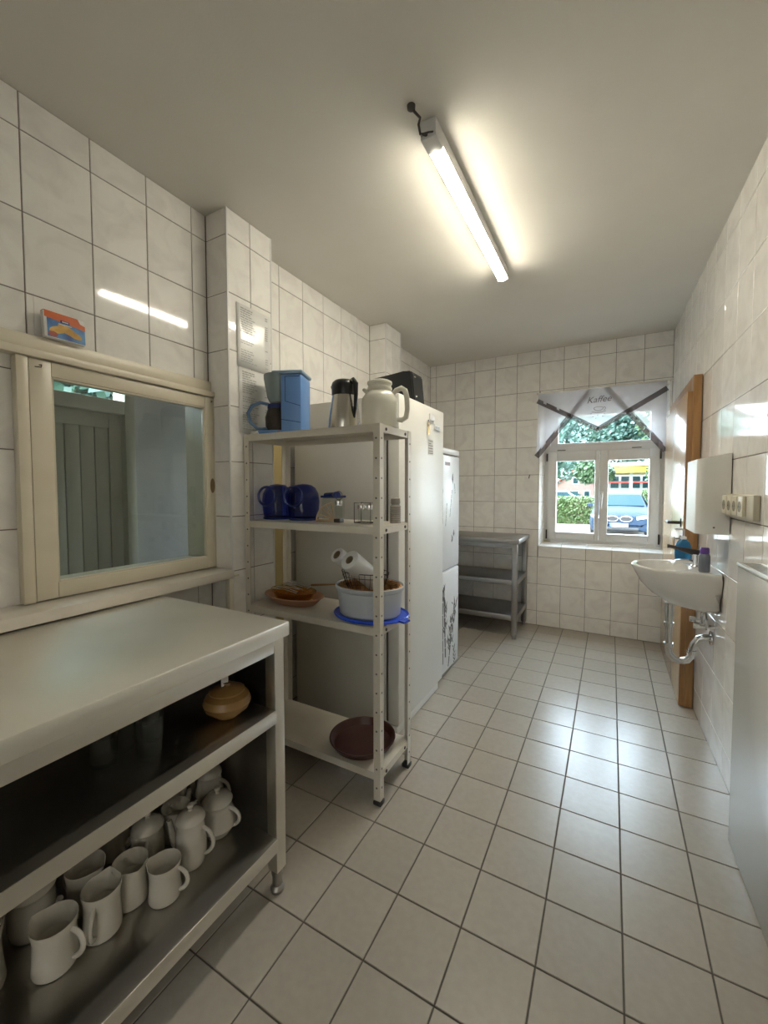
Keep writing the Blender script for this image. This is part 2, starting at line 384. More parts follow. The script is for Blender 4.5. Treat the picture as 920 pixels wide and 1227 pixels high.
# ------------------------------------------------------------------ window_1 (back wall)
win = struct_empty('window_1')
FX0, FX1, FZ0, FZ1 = -.602, .328, .762, WZ1-.002
def frame(x0, x1, z0, z1, w, y0, y1, name, parent, m=m_upvc, ws=None, bev=.004):
    wl, wr, wb, wt = ws or (w, w, w, w)
    bm = B(); box(bm, x0, x0+wl, y0, y1, z0, z1, bev); box(bm, x1-wr, x1, y0, y1, z0, z1, bev)
    box(bm, x0+wl, x1-wr, y0, y1, z0, z0+wb, bev); box(bm, x0+wl, x1-wr, y0, y1, z1-wt, z1, bev)
    return obj(name, bm, m, parent)
frame(FX0, FX1, FZ0, FZ1, .045, FY, FY+.07, 'window_frame', win, ws=(.045, .045, .045, .125))
obj('transom_bar', box(B(), FX0+.045, FX1-.045, FY-.004, FY+.07, 1.578, 1.652, .005), m_upvc, win)
frame(-.552, .284, 1.640, 1.968, .030, FY-.006, FY+.05, 'transom_frame', win, ws=(.064, .058, .030, .060))
for sx0, sx1, gx0, gx1 in ((-.572, -.147, -.498, -.182), (-.144, .300, -.078, .223)):
    s = frame(sx0, sx1, .792, 1.590, 0, FY-.018, FY+.045, 'sash', win, ws=(gx0-sx0, sx1-gx1, .068, .082), bev=.006)
    obj('glazing_bead', prism(B(), [(gx0-.012, FY-.021, .848), (gx1+.012, FY-.021, .848), (gx1+.012, FY-.021, .8605), (gx0-.012, FY-.021, .8605)], (0, .02, 0)), m_upvc, s)
    obj('glass_pane', box(B(), gx0-.005, gx1+.005, FY+.012, FY+.018, .855, 1.512), m_pane, s)
obj('transom_pane', box(B(), -.52, .246, FY+.012, FY+.018, 1.665, 1.915), m_pane, win)
for x, z, h in ((-.580, 1.545, .07), (-.577, .835, .085), (.302, 1.545, .08), (.303, .835, .085)):
    obj('hinge', tube(B(), [(x, FY-.022, z-h/2), (x, FY-.022, z+h/2)], .007), m_dark, win)
b = B(); box(b, -.138, -.112, FY-.030, FY-.018, 1.17, 1.23, .003); tube(b, [(-.125, FY-.03, 1.21), (-.125, FY-.055, 1.21), (-.125, FY-.060, 1.19), (-.130, FY-.058, 1.08)], [.008, .008, .010, .008])
obj('window_handle', b, m_upvc, win)
for x in (-.46, .13): obj('latch_plate', box(B(), x-.035, x+.035, FY-.008, FY-.002, 1.604, 1.611), m_dark, win)
obj('drainage_strip', box(B(), FX0, FX0+.06, FY-.008, FY, .762, .772), mat('yellowed_sealant', (.42, .42, .20), .6), win)

# curtain
CY = YB-.035
rod = thing('curtain_rod', 'thin pale curtain rod above the window on two small hooks', 'curtain rod', (-.15, CY, 2.108))
obj('rod', tube(B(), [(-.51, 0, 0), (.497, 0, .003)], .0045), m_wmetal, rod)
for x in (-.5, .49): obj('hook', tube(B(), [(x, .035, .004), (x, 0, .006), (x, -.008, -.004), (x, -.002, -.010)], .003), m_chrome, rod)
obj('end_knob', lathe(B(), [(0, -.012), (.011, -.006), (.012, .004), (0, .012)], 14, (.503, 0, .002)), m_wmetal, rod)
cur = thing('curtain', 'sheer white kitchen curtain with crossing brown ribbon borders at the window', 'curtain', (-.15, CY, 2.10))
def cloth(name, poly, yoff, m, nx=18, wav=.004, thick=.0006):
    # poly: (x,z) outline convex or triangle fan ; grid the polygon by cutting
    bm = B(); vs = [bm.verts.new((x, 0, z)) for x, z in poly]; bm.faces.new(vs)
    x0 = min(p[0] for p in poly); x1 = max(p[0] for p in poly)
    for i in range(1, nx):
        bmesh.ops.bisect_plane(bm, geom=bm.verts[:]+bm.edges[:]+bm.faces[:], plane_co=(x0+(x1-x0)*i/nx, 0, 0), plane_no=(1, 0, 0))
    for v in bm.verts: v.co.y = yoff+wav*math.sin(v.co.x*55+yoff*900)+.5*wav*math.sin(v.co.x*23)
    o = obj(name, bm, m, cur); return o
# coordinates relative to (-.15, ., 2.10)
def rel(pts): return [(x+.15, z-2.10) for x, z in pts]
cloth('side_panel', rel([(-.642, 2.103), (-.215, 2.103), (-.655, 1.560)]), .004, m_sheer)
cloth('side_panel', rel([(-.100, 2.103), (.318, 2.103), (.318, 1.585)]), .004, m_sheer)
cloth('front_panel', rel([(-.642, 2.103), (.318, 2.105), (.312, 2.040), (-.159, 1.765), (-.642, 2.040)]), -.010, m_sheer)
def ribbon(pts, yoff, w=.040):
    (x0, z0), (x1, z1) = pts; d = Vector((x1-x0, z1-z0)).normalized(); n = Vector((-d.y, d.x))*w/2
    q = [(x0+n.x, z0+n.y), (x1+n.x, z1+n.y), (x1-n.x, z1-n.y), (x0-n.x, z0-n.y)]
    cloth('ribbon', rel(q), yoff, m_ribbon, 14)
ribbon([(-.648, 2.040), (-.157, 1.757)], -.014); ribbon([(-.165, 1.757), (.318, 2.045)], -.0155)
ribbon([(-.215, 2.095), (-.652, 1.545)], .0015, .046); ribbon([(-.105, 2.095), (.320, 1.560)], .0015, .046)
def mt(loc, ux, uy):
    ux, uy = Vector(ux).normalized(), Vector(uy).normalized(); m4 = Matrix((ux, uy, ux.cross(uy))).transposed().to_4x4(); m4.translation = Vector(loc); return m4
text('embroidery', 'Kaffee', .072, mat('brown_thread', (.10, .08, .08), .7), cur, mt((-.009, -.022, -.118), (1, 0, .06), (0, 0, 1)), .35)
b = B()   # embroidered cup and beans
tube(b, arc((-.01, -.02, -.165), .035, 180, 360, 10, 'xz', .7), .0022, 5); tube(b, arc((-.01, -.02, -.165), .035, 0, 180, 10, 'xz', .25), .0018, 5)
tube(b, arc((.03, -.02, -.172), .012, -100, 100, 8), .002, 5); tube(b, [(-.06, -.02, -.196), (-.01, -.02, -.205), (.045, -.02, -.194)], .002, 5)
for x, z in ((-.065, -.21), (-.05, -.235), (-.015, -.225), (.02, -.235), (.035, -.215), (-.03, -.25)):
    lathe(b, [(0, -.003), (.006, 0), (0, .003)], 8, (x, -.02, z))
obj('embroidery', b, MATS['brown_thread'], cur)

b = B(); tube(b, [(-.711, YB, 1.386), (-.711, YB-.025, 1.382), (-.713, YB-.028, 1.370), (-.718, YB-.020, 1.352)], .004, 6)
setp(obj('wall_hook', b, m_dark), 'small dark hook in the tiles left of the window', 'hook')

# ------------------------------------------------------------------ pass-through sash window (left wall)
w2 = struct_empty('window_2')
SX = XL+.004
b = B(); sY0, sY1, sZ0, sZ1 = -1.502, -.812, .897, 1.676
def yframe(x0, x1, y0, y1, z0, z1, wl, wr, wb, wt, name, parent, m, bev=.003):
    bm = B(); box(bm, x0, x1, y0, y0+wl, z0, z1, bev); box(bm, x0, x1, y1-wr, y1, z0, z1, bev)
    box(bm, x0, x1, y0+wl, y1-wr, z0, z0+wb, bev); box(bm, x0, x1, y0+wl, y1-wr, z1-wt, z1, bev); return obj(name, bm, m, parent)
s = yframe(SX, SX+.030, sY0, sY1, sZ0, sZ1, .060, .052, .052, .048, 'sash', w2, m_cream)
obj('glass_pane', box(B(), SX+.010, SX+.014, sY0+.055, sY1-.048, sZ0+.045, sZ1-.042), m_sashglass, s)
b = B(); Y0, Y1, Z0, Z1 = sY0+.060, sY1-.052, sZ0+.052, sZ1-.048
for a in ((Y0, Y0+.006, Z0, Z1), (Y1-.006, Y1, Z0, Z1), (Y0, Y1, Z0, Z0+.006), (Y0, Y1, Z1-.006, Z1)): box(b, SX+.014, SX+.026, *a)
obj('glazing_bead', b, m_cream, s)
obj('hook', tube(B(), [(SX+.030, sY0+.028, sZ1-.018), (SX+.045, sY0+.028, sZ1-.020), (SX+.047, sY0+.026, sZ1-.028), (SX+.046, sY0+.010, sZ1-.030)], .0018, 6), m_dark, s)
obj('hook', tube(B(), [(SX+.030, sY1-.022, sZ1-.015), (SX+.040, sY1-.022, sZ1-.017), (SX+.041, sY1-.030, sZ1-.024)], .0015, 6), m_dark, s)
obj('finger_pull', lathe(B(), [(.013, 0), (.012, .001), (0, .0012)], 16, (0, 0, 0), sx=1, sy=2.6), mat('worn_bare_wood', (.22, .14, .07), .7), s, (SX+.0300, sY1-.020, 1.275), (PI/2, 0, PI/2))
# opening lining
b = B(); box(b, XL-.12, XL, PY0-.002, PY0+.014, PZ0, PZ1); box(b, XL-.12, XL, PY1-.014, PY1+.002, PZ0, PZ1); box(b, XL-.12, XL, PY0, PY1, PZ0-.002, PZ0+.012); box(b, XL-.12, XL, PY0, PY1, PZ1-.012, PZ1+.002)
obj('lining', b, m_cream, w2)
# rails: trim pieces
b = B(); box(b, XL, XL+.022, YF, YPa-.001, 1.700, 1.752, .004); box(b, XL, XL+.046, YF, YPa-.001, 1.678, 1.702, .003)
setp(obj('trim_1', b, m_cream), kind='structure')
b = B(); box(b, XL, XL+.036, -1.535, -1.5035, .895, 1.677, .003); setp(obj('trim_2', b, m_cream), kind='structure')
b = B(); box(b, XL, XL+.036, -.8105, -.8195, .895, 1.677); setp(obj('trim_3', b, m_cream), kind='structure')
b = B(); box(b, XL, XP+.018, YF, YPa-.0005, .856, .893, .004)
setp(obj('trim_4', b, m_sill), kind='structure')
b = B(); box(b, XP+.0022, XP+.014, YPa+.002, YPa+.028, .86, .868); box(b, XP-.016, XP+.012, YPa-.024, YPa-.001, 0.001, .855, .002)
setp(obj('trim_5', b, m_cream), kind='structure')

# hall beyond the pass-through
HX = -2.75
b = B(); hy0, hy1 = -2.6, 1.7
dY0, dY1, dZ = -1.50, -.60, 1.82
box(b, HX-.15, HX, hy0, dY0, -.05, C+.1); box(b, HX-.15, HX, dY1, hy1, -.05, C+.1); box(b, HX-.15, HX, dY0, dY1, 2.06, C+.1)
setp(obj('wall_hall', b, m_hall), kind='structure')
b = B(); box(b, HX-.15, XL-.12, hy1, hy1+.1, -.05, 1.0); box(b, HX-.15, XL-.12, hy1, hy1+.1, 2.15, C+.1); setp(obj('wall_hall_far', b, m_hall), kind='structure')  # gap left in this unseen wall to let daylight into the hall
b = B(); box(b, HX-.15, XL-.12, hy0-.1, hy0, -.05, C+.1)
setp(obj('wall_hall_near', b, m_hall), kind='structure')
b = B(); box(b, HX-.15, XL-.12, hy0-.1, hy1+.1, -.1, 0); setp(obj('floor_hall', b, m_ftile), kind='structure')
b = B(); box(b, HX-.15, XL-.12, hy0-.1, hy1+.1, C, C+.1); setp(obj('ceiling_hall', b, m_ceil), kind='structure')
d2 = struct_empty('door_2')
yframe(HX-.10, HX+.03, dY0-.03, dY1+.03, 0, 2.09, .06, .06, .02, .05, 'door_frame', d2, m_plank)
obj('light_stop_board', box(B(), HX-.062, HX-.052, dY0+.03, dY1-.03, .02, 1.72), m_plank, d2)  # added behind the planks to stop daylight leaking through their gaps
obj('transom_rail', box(B(), HX-.09, HX+.03, dY0+.03, dY1-.03, 1.72, 1.80, .004), m_plank, d2)
yframe(HX-.06, HX-.02, dY0+.03, dY1-.03, .02, 1.72, .07, .07, .12, .09, 'leaf_frame', d2, m_plank)
n = 9; y0 = dY0+.10; wpl = (dY1-dY0-.20)/n
for i in range(n):
    obj('plank', box(B(), HX-.05, HX-.028, y0+i*wpl+.003, y0+(i+1)*wpl-.003, .14, 1.63, .0015), m_plank, d2)
obj('glass_pane', box(B(), HX-.05, HX-.045, dY0+.03, dY1-.03, 1.80, 2.04), m_pane, d2)

# ------------------------------------------------------------------ ceiling tube lamp
lamp = thing('tube_lamp', 'lit white fluorescent tube batten on the ceiling', 'lamp', (-.618, -.26, C))
b = B(); box(b, -.0280, .0280, -.53, .560, -.0498, 0, .004)
box(b, -.0295, .0295, -.53, -.458, -.064, -.044, .008); box(b, -.029, .029, .548, .560, -.064, -.044, .006)
obj('housing', b, m_upvc, lamp)
b = B(); prof = [(.0292*math.cos(R(a)), -.040+.027*math.sin(R(a))) for a in range(203, 338, 8)]
prism(b, [(x, -.458, z) for x, z in prof], (0, 1.006, 0))
m_em = mat('lit_diffuser', (.9, .9, .88), .4, emit=(1.0, .94, .78), es=LAMP_STRENGTH)
obj('diffuser', b, m_em, lamp)
b = B(); tube(b, [(-.004, -.528, -.052), (-.020, -.548, -.056), (-.018, -.566, -.040), (-.010, -.572, -.026), (-.022, -.590, -.016), (-.030, -.598, 0)], .0045, 7)
tube(b, [(-.024, -.530, -.050), (-.012, -.552, -.062), (.010, -.548, -.062), (.018, -.530, -.050)], .003, 6)
lathe(b, [(.014, 0), (.013, -.010), (.005, -.014), (0, -.014)], 14, (-.030, -.598, 0))
obj('cable', b, m_dark, lamp)
fill_lamp = copy_tree(lamp); fill_lamp.location = (1.15, -5.0, C); fill_lamp['label'] = 'added fill tube lamp in the unseen room behind the camera'  # extra lamp out of view, added to lift the ambient light

# ------------------------------------------------------------------ steel work table (left front)
TX0, TX1, TY0, TY1 = -1.574, -.925, -2.74, -1.149
tab = thing('steel_work_table', 'large stainless steel work table with two shelves under the pass-through window', 'table', ((TX0+TX1)/2, (TY0+TY1)/2, 0))
OX, OY = (TX0+TX1)/2, (TY0+TY1)/2
def tb(x0, x1, y0, y1, z0, z1, bev=.0): return box(B(), x0-OX, x1-OX, y0-OY, y1-OY, z0, z1, bev)
obj('table_top', tb(TX0, TX1, TY0, TY1, .806, .850, .004), m_steel_top, tab)
b = tb(TX1-.020, TX1-.006, TY0+.06, TY1-.062, .768, .806, .001); box(b, TX0-OX+.01, TX0-OX+.02, TY0-OY+.06, TY1-OY-.062, .768, .806)
obj('apron', b, m_steel, tab)
for x in (TX0+.006, TX1-.046):
    for y in (TY0+.02, TY1-.060):
        lg = obj('leg', tb(x, x+.040, y, y+.040, .075, .806, .003), m_steel, tab)
        obj('foot', lathe(B(), [(0, .002), (.020, .002), (.022, .012), (.015, .022), (.015, .050), (.018, .060), (.018, .078), (0, .078)], 18, (x+.02-OX, y+.02-OY, 0)), m_steel_dk, lg)
for z in (.553, .150):
    sh_ = obj('shelf', tb(TX0+.012, TX1-.004, TY0+.062, TY1-.058, z, z+.040, .002), m_steel_shaded, tab)
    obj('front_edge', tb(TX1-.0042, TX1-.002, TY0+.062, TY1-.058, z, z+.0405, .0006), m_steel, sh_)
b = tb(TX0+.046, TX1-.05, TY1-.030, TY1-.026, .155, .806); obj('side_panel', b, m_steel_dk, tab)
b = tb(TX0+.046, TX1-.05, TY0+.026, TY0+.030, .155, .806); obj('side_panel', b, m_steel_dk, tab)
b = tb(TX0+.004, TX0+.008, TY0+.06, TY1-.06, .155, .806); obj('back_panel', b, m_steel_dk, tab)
Z1S, Z2S = .1905, .5935

# crockery
def handle_pts(r, z0, z1, out, n=10):
    zc, h = (z0+z1)/2, (z1-z0)/2
    return [(r-.004+out*math.cos(R(a)), 0, zc+h*math.sin(R(a))) for a in [90-180*i/n for i in range(n+1)]]
def creamer(label, loc, rz, s=1.0, sh=(.040, .092), group='cream jugs on the bottom table shelf'):
    r, h = sh; t = thing('cream_jug', label, 'jug', loc, rz, group)
    pr = [(0, .002), (r*.98, .002), (r*1.02, .008), (r*.96, h*.35), (r*.92, h*.72), (r*1.02, h*.97), (r*1.0, h), (r*.96, h*.97), (r*.83, h*.72), (r*.78, h*.60), (r*.35, h*.50), (r*.10, h*.47), (0, h*.40)]
    bm = lathe(B(), pr, 32)
    for v in bm.verts:           # pull the pouring lip
        if v.co.z > h*.7 and v.co.x < -r*.3:
            k = (v.co.z-h*.7)/(h*.3)*max(0, 1-abs(v.co.y)/(r*.55)); v.co.x -= .010*k; v.co.z += .002*k
    o = obj('body', bm, m_porc, t)
    obj('handle', tube(B(), handle_pts(r*.92, h*.18, h*.82, .030), [.005]+[.0062]*9+[.005], 8, flat=.75), m_porc, t)
    for c in t.children: pass
    t.scale = (s, s, s); return t
def lidpot(label, loc, rz, r=.042, h=.125, bulge=1.0, s=1.0, group='lidded coffee pots on the bottom table shelf', kn=.012):
    t = thing('coffee_pot', label, 'coffee pot', loc, rz, group)
    pr = [(0, .002), (r*.85, .002), (r*.92, .008), (r*bulge, h*.3), (r*bulge*.97, h*.5), (r*.94, h*.82), (r*.90, h*.93), (r*.95, h), (r*.80, h), (0, h*.96)]
    obj('body', lathe(B(), pr, 32), m_porc, t)
    l = obj('lid', lathe(B(), [(r*.97, h), (r*.99, h+.004), (r*.86, h+.015), (r*.50, h+.026), (.007, h+.028), (.005, h+.033), (.009, h+.038), (kn*.7, h+.045), (0, h+.050)], 28), m_porc, t)
    obj('handle', tube(B(), handle_pts(r*.90, h*.25, h*.85, .036), .0055, 8), m_porc, t)
    obj('spout', tube(B(), [(-r*.8, 0, h*.30), (-r*1.25, 0, h*.42), (-r*1.45, 0, h*.65), (-r*1.65, 0, h*.92)], [.014, .011, .009, .007], 10), m_porc, t)
    t.scale = (s, s, s); return t
def P1(x, y): return (x, y, Z1S)
creamer('white open cream jug nearest the left edge, handle to the right', P1(-1.135, -1.694), R(25), 1.04, (.042, .100))
creamer('white open cream jug second from the left, handle toward the viewer', P1(-1.120, -1.604), R(-48), 1.0, (.041, .110))
creamer('white open cream jug third in the front row, no handle showing', P1(-1.135, -1.528), R(170), 1.0, (.041, .104))
creamer('white open cream jug at the right end of the front row, handle right', P1(-1.065, -1.480), R(28), .95, (.041, .098))
creamer('open cream jug behind the front row, just under the shelf edge', P1(-1.225, -1.590), R(200), 1.0, (.043, .105))
lidpot('tall slender lidded coffee pot with a small knob, front of the pots', P1(-1.090, -1.385), R(22), .040, .128, 1.06)
lidpot('round-bellied lidded coffee pot with a large curved handle, right of the tall slender pot', P1(-1.115, -1.275), R(20), .046, .095, 1.22)
lidpot('short lidded pot with a pointed knob behind the front row jugs', P1(-1.205, -1.440), R(-35), .043, .098, 1.0)
lidpot('lidded pot half hidden left behind the pointed-knob pot', P1(-1.315, -1.475), R(210), .043, .100, 1.0)
lidpot('coffee pot with a thin ear-shaped handle, farthest right at the side panel', P1(-1.215, -1.225), R(25), .040, .118, 1.15)
lidpot('lidded pot behind the round-bellied pot with a ring-topped lid', P1(-1.295, -1.300), R(190), .040, .108, 1.1)
lidpot('lidded pot in the far right corner row under the shelf', P1(-1.390, -1.235), R(200), .042, .105, 1.1)
lidpot('lidded pot deep in the shelf behind the open bowl-topped jug', P1(-1.400, -1.370), R(160), .042, .100, 1.1)
creamer('wide open white jug behind the tall slender coffee pot', P1(-1.215, -1.348), R(170), 1.0, (.039, .094))
lidpot('white lidded jug behind the leftmost open cream jug', P1(-1.270, -1.685), R(200), .048, .098, 1.0)
creamer('open white jug deep in the shelf above the second jug', P1(-1.340, -1.560), R(180), 1.05, (.044, .100))
creamer('large shadowed white jug cut by the left picture edge', P1(-1.220, -1.815), R(-30), 1.25, (.048, .110))

# honey pot and glasses on the upper shelf
pt = thing('honey_pot', 'round ochre stoneware pot with lid and white tag on the upper table shelf', 'pot', (-1.035, -1.297, Z2S), R(20))
obj('body', lathe(B(), [(0, .001), (.030, .001), (.034, .005), (.060, .026), (.067, .044), (.061, .062), (.046, .073), (.042, .073), (0, .078)], 32), m_pot, pt)
obj('lid', lathe(B(), [(.049, .073), (.050, .078), (.036, .086), (.010, .091), (.008, .095), (.012, .099), (0, .102)], 28), m_pot, pt)
obj('tag', box(B(), -.010, .009, -.004, -.002, .090, .122), m_paper, pt, (0, -.012, 0), (R(-6), 0, R(28)))
def glass(label, loc, r=.033, h=.105):
    t = setp(obj('drinking_glass', lathe(B(), [(0, .004), (r*.80, .004), (r*.84, .010), (r, h), (r-.0018, h), (r*.80, .014), (0, .012)], 26), m_clear, None, loc), label, 'glass', 'drinking glasses on the upper table shelf'); return t
glass('clear tumbler standing frontmost on the upper table shelf', (-1.050, -1.520, Z2S))
glass('clear tumbler at the left of the glasses on the upper shelf', (-1.120, -1.590, Z2S))
glass('clear tall tumbler right behind the frontmost glass', (-1.115, -1.470, Z2S), .031, .125)
glass('clear tumbler in the middle of the cluster of glasses', (-1.140, -1.535, Z2S), .032, .11)
glass('clear tall tumbler farthest right among the glasses', (-1.200, -1.430, Z2S), .031, .135)
glass('clear tumbler deepest in the shelf behind the other glasses', (-1.230, -1.520, Z2S), .032, .12)

# ------------------------------------------------------------------ perforated metal rack
RX0, RX1, RY0, RY1 = -1.562, -.833, -.742, -.462
RC = ((RX0+RX1)/2, (RY0+RY1)/2)
rack = thing('shelf_rack', 'cream metal four-shelf rack with perforated angle posts beside the pillar', 'shelf rack', (RC[0], RC[1], 0))
hx, hy = (RX1-RX0)/2, (RY1-RY0)/2
ANG = .030
for sx in (-1, 1):
    for sy in (-1, 1):
        b = B(); t = .002
        x, y = sx*hx, sy*hy
        box(b, min(x, x-sx*ANG), max(x, x-sx*ANG), min(y, y-sy*t), max(y, y-sy*t), .012, 1.512)
        box(b, min(x, x-sx*t), max(x, x-sx*t), min(y-sy*t, y-sy*ANG), max(y-sy*t, y-sy*ANG), .012, 1.512)
        p = obj('post', b, m_wmetal, rack)
        h = B()
        for k in range(19):
            z = .07+k*.077
            for dz in (0,):
                lathe(h, [(0, 0), (.0042, 0), (.0042, .0006), (0, .0006)], 8, (0, 0, 0))
                vs = h.verts[-18:]
                mtx = Matrix.Translation((x-sx*.016, y+sy*.0004, z)) @ Matrix.Rotation(PI/2, 4, 'X')
                bmesh.ops.transform(h, matrix=mtx, verts=vs)
                lathe(h, [(0, 0), (.0042, 0), (.0042, .0006), (0, .0006)], 8, (0, 0, 0))
                vs = h.verts[-18:]
                mtx = Matrix.Translation((x+sx*.0001, y-sy*.014, z)) @ Matrix.Rotation(PI/2, 4, 'Y')
                bmesh.ops.transform(h, matrix=mtx, verts=vs)
        setp(obj('bolt_holes', h, m_gasket, p), kind='stuff')
        bt = B(); cbox(bt, (x-sx*.013, y-sy*.013, .009), (.036, .036, .018), .004); obj('foot_cap', bt, m_black, p)
SH = (1.511, 1.112, .712, .128)
for z in SH:
    b = B(); i = .0025
    box(b, -hx+i, hx-i, -hy+i, hy-i, z-.002, z)
    box(b, -hx+i, hx-i, -hy+i, -hy+i+.0015, z-.030, z-.001); box(b, -hx+i, hx-i, hy-i-.0015, hy-i, z-.030, z-.001)
    box(b, -hx+i, -hx+i+.0015, -hy+i, hy-i, z-.030, z-.001); box(b, hx-i-.0015, hx-i, -hy+i, hy-i, z-.030, z-.001)
    sh = obj('shelf', b, m_wmetal, rack)
    h = B()
    for y in (-hy+.055, hy-.055):
        h = lathe(B(), [(0, 0), (.007, 0), (.006, .003), (0, .004)], 8, (0, 0, 0)); bmesh.ops.transform(h, matrix=Matrix.Translation((hx-i, y, z-.016)) @ Matrix.Rotation(PI/2, 4, 'Y'), verts=h.verts[:])
        obj('bolt', h, m_dark, sh)
T1, T2, T3, T4 = [z+.0005 for z in SH]

# yellow board behind the rack
setp(obj('wooden_board', box(B(), -1.700, -1.672, -.505, -.330, .002, 1.500, .003), m_olive), 'narrow varnished yellow board upright between the rack and the wall', 'board')

# coffee maker
cm = thing('coffee_maker', 'pale blue filter coffee maker on top of the metal rack', 'coffee maker', (-1.390, -.600, T1), R(22))
b = B()
box(b, -.034, .066, -.070, .075, 0, .275, .012)            # water column (right)
box(b, -.150, .0, -.062, .065, 0, .022, .008)               # base
obj('housing', b, m_blue, cm)
b = B(); prof = [(-.058, .165), (-.070, .20), (-.076, .262), (-.076, .275), (.0, .275)]
lathe(b, [(0, .155), (.046, .155), (.058, .180), (.073, .265), (.073, .283), (0, .285)], 28, (-.062, 0, 0))
obj('filter_basket', b, mat('smoked_blue_grey_plastic', (.20, .26, .27), .25, alpha=.92), cm)
obj('lid', box(B(), -.075, .072, -.071, .077, .276, .292, .007), mat('dusty_blue_plastic', (.24, .34, .46), .35), cm)
b = B()
tube(b, [(-.010, -.0705, .262), (.058, -.0705, .262)], .0012, 4); tube(b, [(-.010, -.0705, .262), (-.010, -.0705, .15), (.062, -.0705, .128)], .0012, 4); tube(b, [(-.030, -.0705, .068), (.063, -.0705, .052)], .0012, 4)
obj('seam', b, m_bluedk, cm)
g = obj('carafe', lathe(B(), [(0, .024), (.050, .024), (.058, .040), (.060, .085), (.048, .125), (.042, .140), (.040, .140), (.046, .124), (.058, .085), (.056, .042), (.048, .027), (0, .027)], 30, (-.070, -.004, 0)), mat('smoky_carafe_glass', (.10, .085, .07), .06, trans=.6, ior=1.3), cm)
obj('carafe_band', lathe(B(), [(.047, .122), (.049, .128), (.048, .146), (.036, .150), (0, .152)], 28, (-.070, -.004, 0)), m_bluedk, g)
obj('carafe_handle', tube(B(), [(-.105, -.030, .145), (-.135, -.055, .150), (-.165, -.078, .130), (-.180, -.088, .095), (-.172, -.083, .055), (-.148, -.065, .030), (-.112, -.034, .030)], .008, 10, flat=.8), mat('blue_grey_handle', (.08, .15, .26), .3), g)
obj('switch', box(B(), -.052, -.038, -.067, -.060, .006, .016, .002), m_redp, cm)
# small crumpled cloth beside it
b = B(); bmesh.ops.create_icosphere(b, subdivisions=3, radius=.028)
for v in b.verts:
    v.co.z = max(0, v.co.z*.45+.004); v.co *= 1+.35*math.sin(v.co.x*210)*math.cos(v.co.y*190)
    v.co.z += .0005
setp(obj('crumpled_napkin', b, m_paper, None, (-1.525, -.700, T1)), 'small crumpled white napkin at the left end of the rack top', 'napkin')

# steel thermos
st = thing('steel_thermos', 'brushed steel vacuum jug with black lid and handle on the rack top', 'thermos', (-1.092, -.600, T1))
obj('body', lathe(B(), [(0, 0), (.070, 0), (.072, .008), (.070, .05), (.060, .12), (.054, .155), (.053, .160), (0, .160)], 36), m_steel_sh, st)
obj('lid', lathe(B(), [(.054, .155), (.056, .160), (.057, .200), (.053, .212), (.042, .222), (.020, .228), (0, .229)], 32), m_black, st)
b = tube(B(), [(.035, 0, .205), (.062, 0, .212), (.078, 0, .196), (.080, 0, .15), (.074, 0, .09), (.066, 0, .055)], [.014, .015, .013, .010, .009, .006], 10, flat=.8)
obj('handle', b, m_black, st, None, (0, 0, R(-18)))
obj('spout', tube(B(), [(-.046, 0, .185), (-.062, 0, .200), (-.066, 0, .207)], [.013, .010, .007], 8), m_black, st)
# white thermos
wt = thing('white_thermos', 'cream white insulated jug with angular handle at the right end of the rack top', 'thermos', (-.905, -.615, T1))
mw = mat('cream_white_plastic', (.70, .68, .58), .22)
obj('body', lathe(B(), [(0, 0), (.072, 0), (.075, .006), (.075, .100), (.073, .122), (.060, .140), (.049, .150), (.048, .156), (0, .157)], 36), mw, wt)
obj('lid', lathe(B(), [(.050, .154), (.052, .160), (.051, .166), (.048, .168), (.048, .178), (.052, .182), (.051, .190), (.040, .196), (0, .197)], 32), mw, wt)
obj('handle', tube(B(), [(.055, 0, .138), (.070, 0, .152), (.092, 0, .160), (.108, 0, .150), (.116, 0, .12), (.118, 0, .07), (.112, 0, .040), (.095, 0, .030), (.072, 0, .034)], [.009]+[.011]*7+[.009], 10, flat=.7), mw, wt, None, (0, 0, R(12)))
obj('spout', tube(B(), [(-.040, 0, .146), (-.060, 0, .158), (-.070, 0, .166)], [.012, .010, .008], 8), mw, wt, None, (0, 0, R(15)))

# second shelf: blue jugs
def blue_jug(label, loc, rz):
    t = thing('blue_jug', label, 'jug', loc, rz, 'blue jugs on the second rack shelf')
    obj('body', lathe(B(), [(0, .002), (.060, .002), (.066, .008), (.072, .05), (.075, .09), (.070, .125), (.056, .152), (.036, .166), (0, .172)], 32), m_bluegl, t)
    ring = arc((-.018, -.074, .112), .043, 0, 360, 24, 'xz', 1.05)[:-1]
    obj('handle', tube(B(), ring, .0058, 8, True), m_bluedk, t, None, (0, 0, R(-12)))
    obj('base_ring', lathe(B(), [(.067, .001), (.070, .003), (.070, .010), (.067, .012)], 30), m_bluedk, t)
    return t
blue_jug('translucent blue jug with round loop handle, the left one of two', (-1.490, -.600, T2), R(28))
blue_jug('translucent blue jug with round loop handle, the right one of two', (-1.336, -.590, T2), R(28))
ct = thing('storage_container', 'clear square container with dark blue scoop lid beside the blue jugs', 'container', (-1.215, -.515, T2))
b = B(); box(b, -.045, .040, -.040, .040, .001, .105, .010); obj('body', b, m_clear, ct)
b = B(); box(b, -.048, .043, -.043, .043, .105, .116, .004); tube(b, [(-.02, -.03, .118), (.03, -.045, .122), (.055, -.052, .120)], [.012, .010, .016], 8, flat=1.5); obj('lid', b, m_bluedk, ct)
nh = thing('napkin_holder', 'fan-shaped light wooden napkin holder on the second rack shelf', 'napkin holder', (-1.190, -.625, T2), R(38))
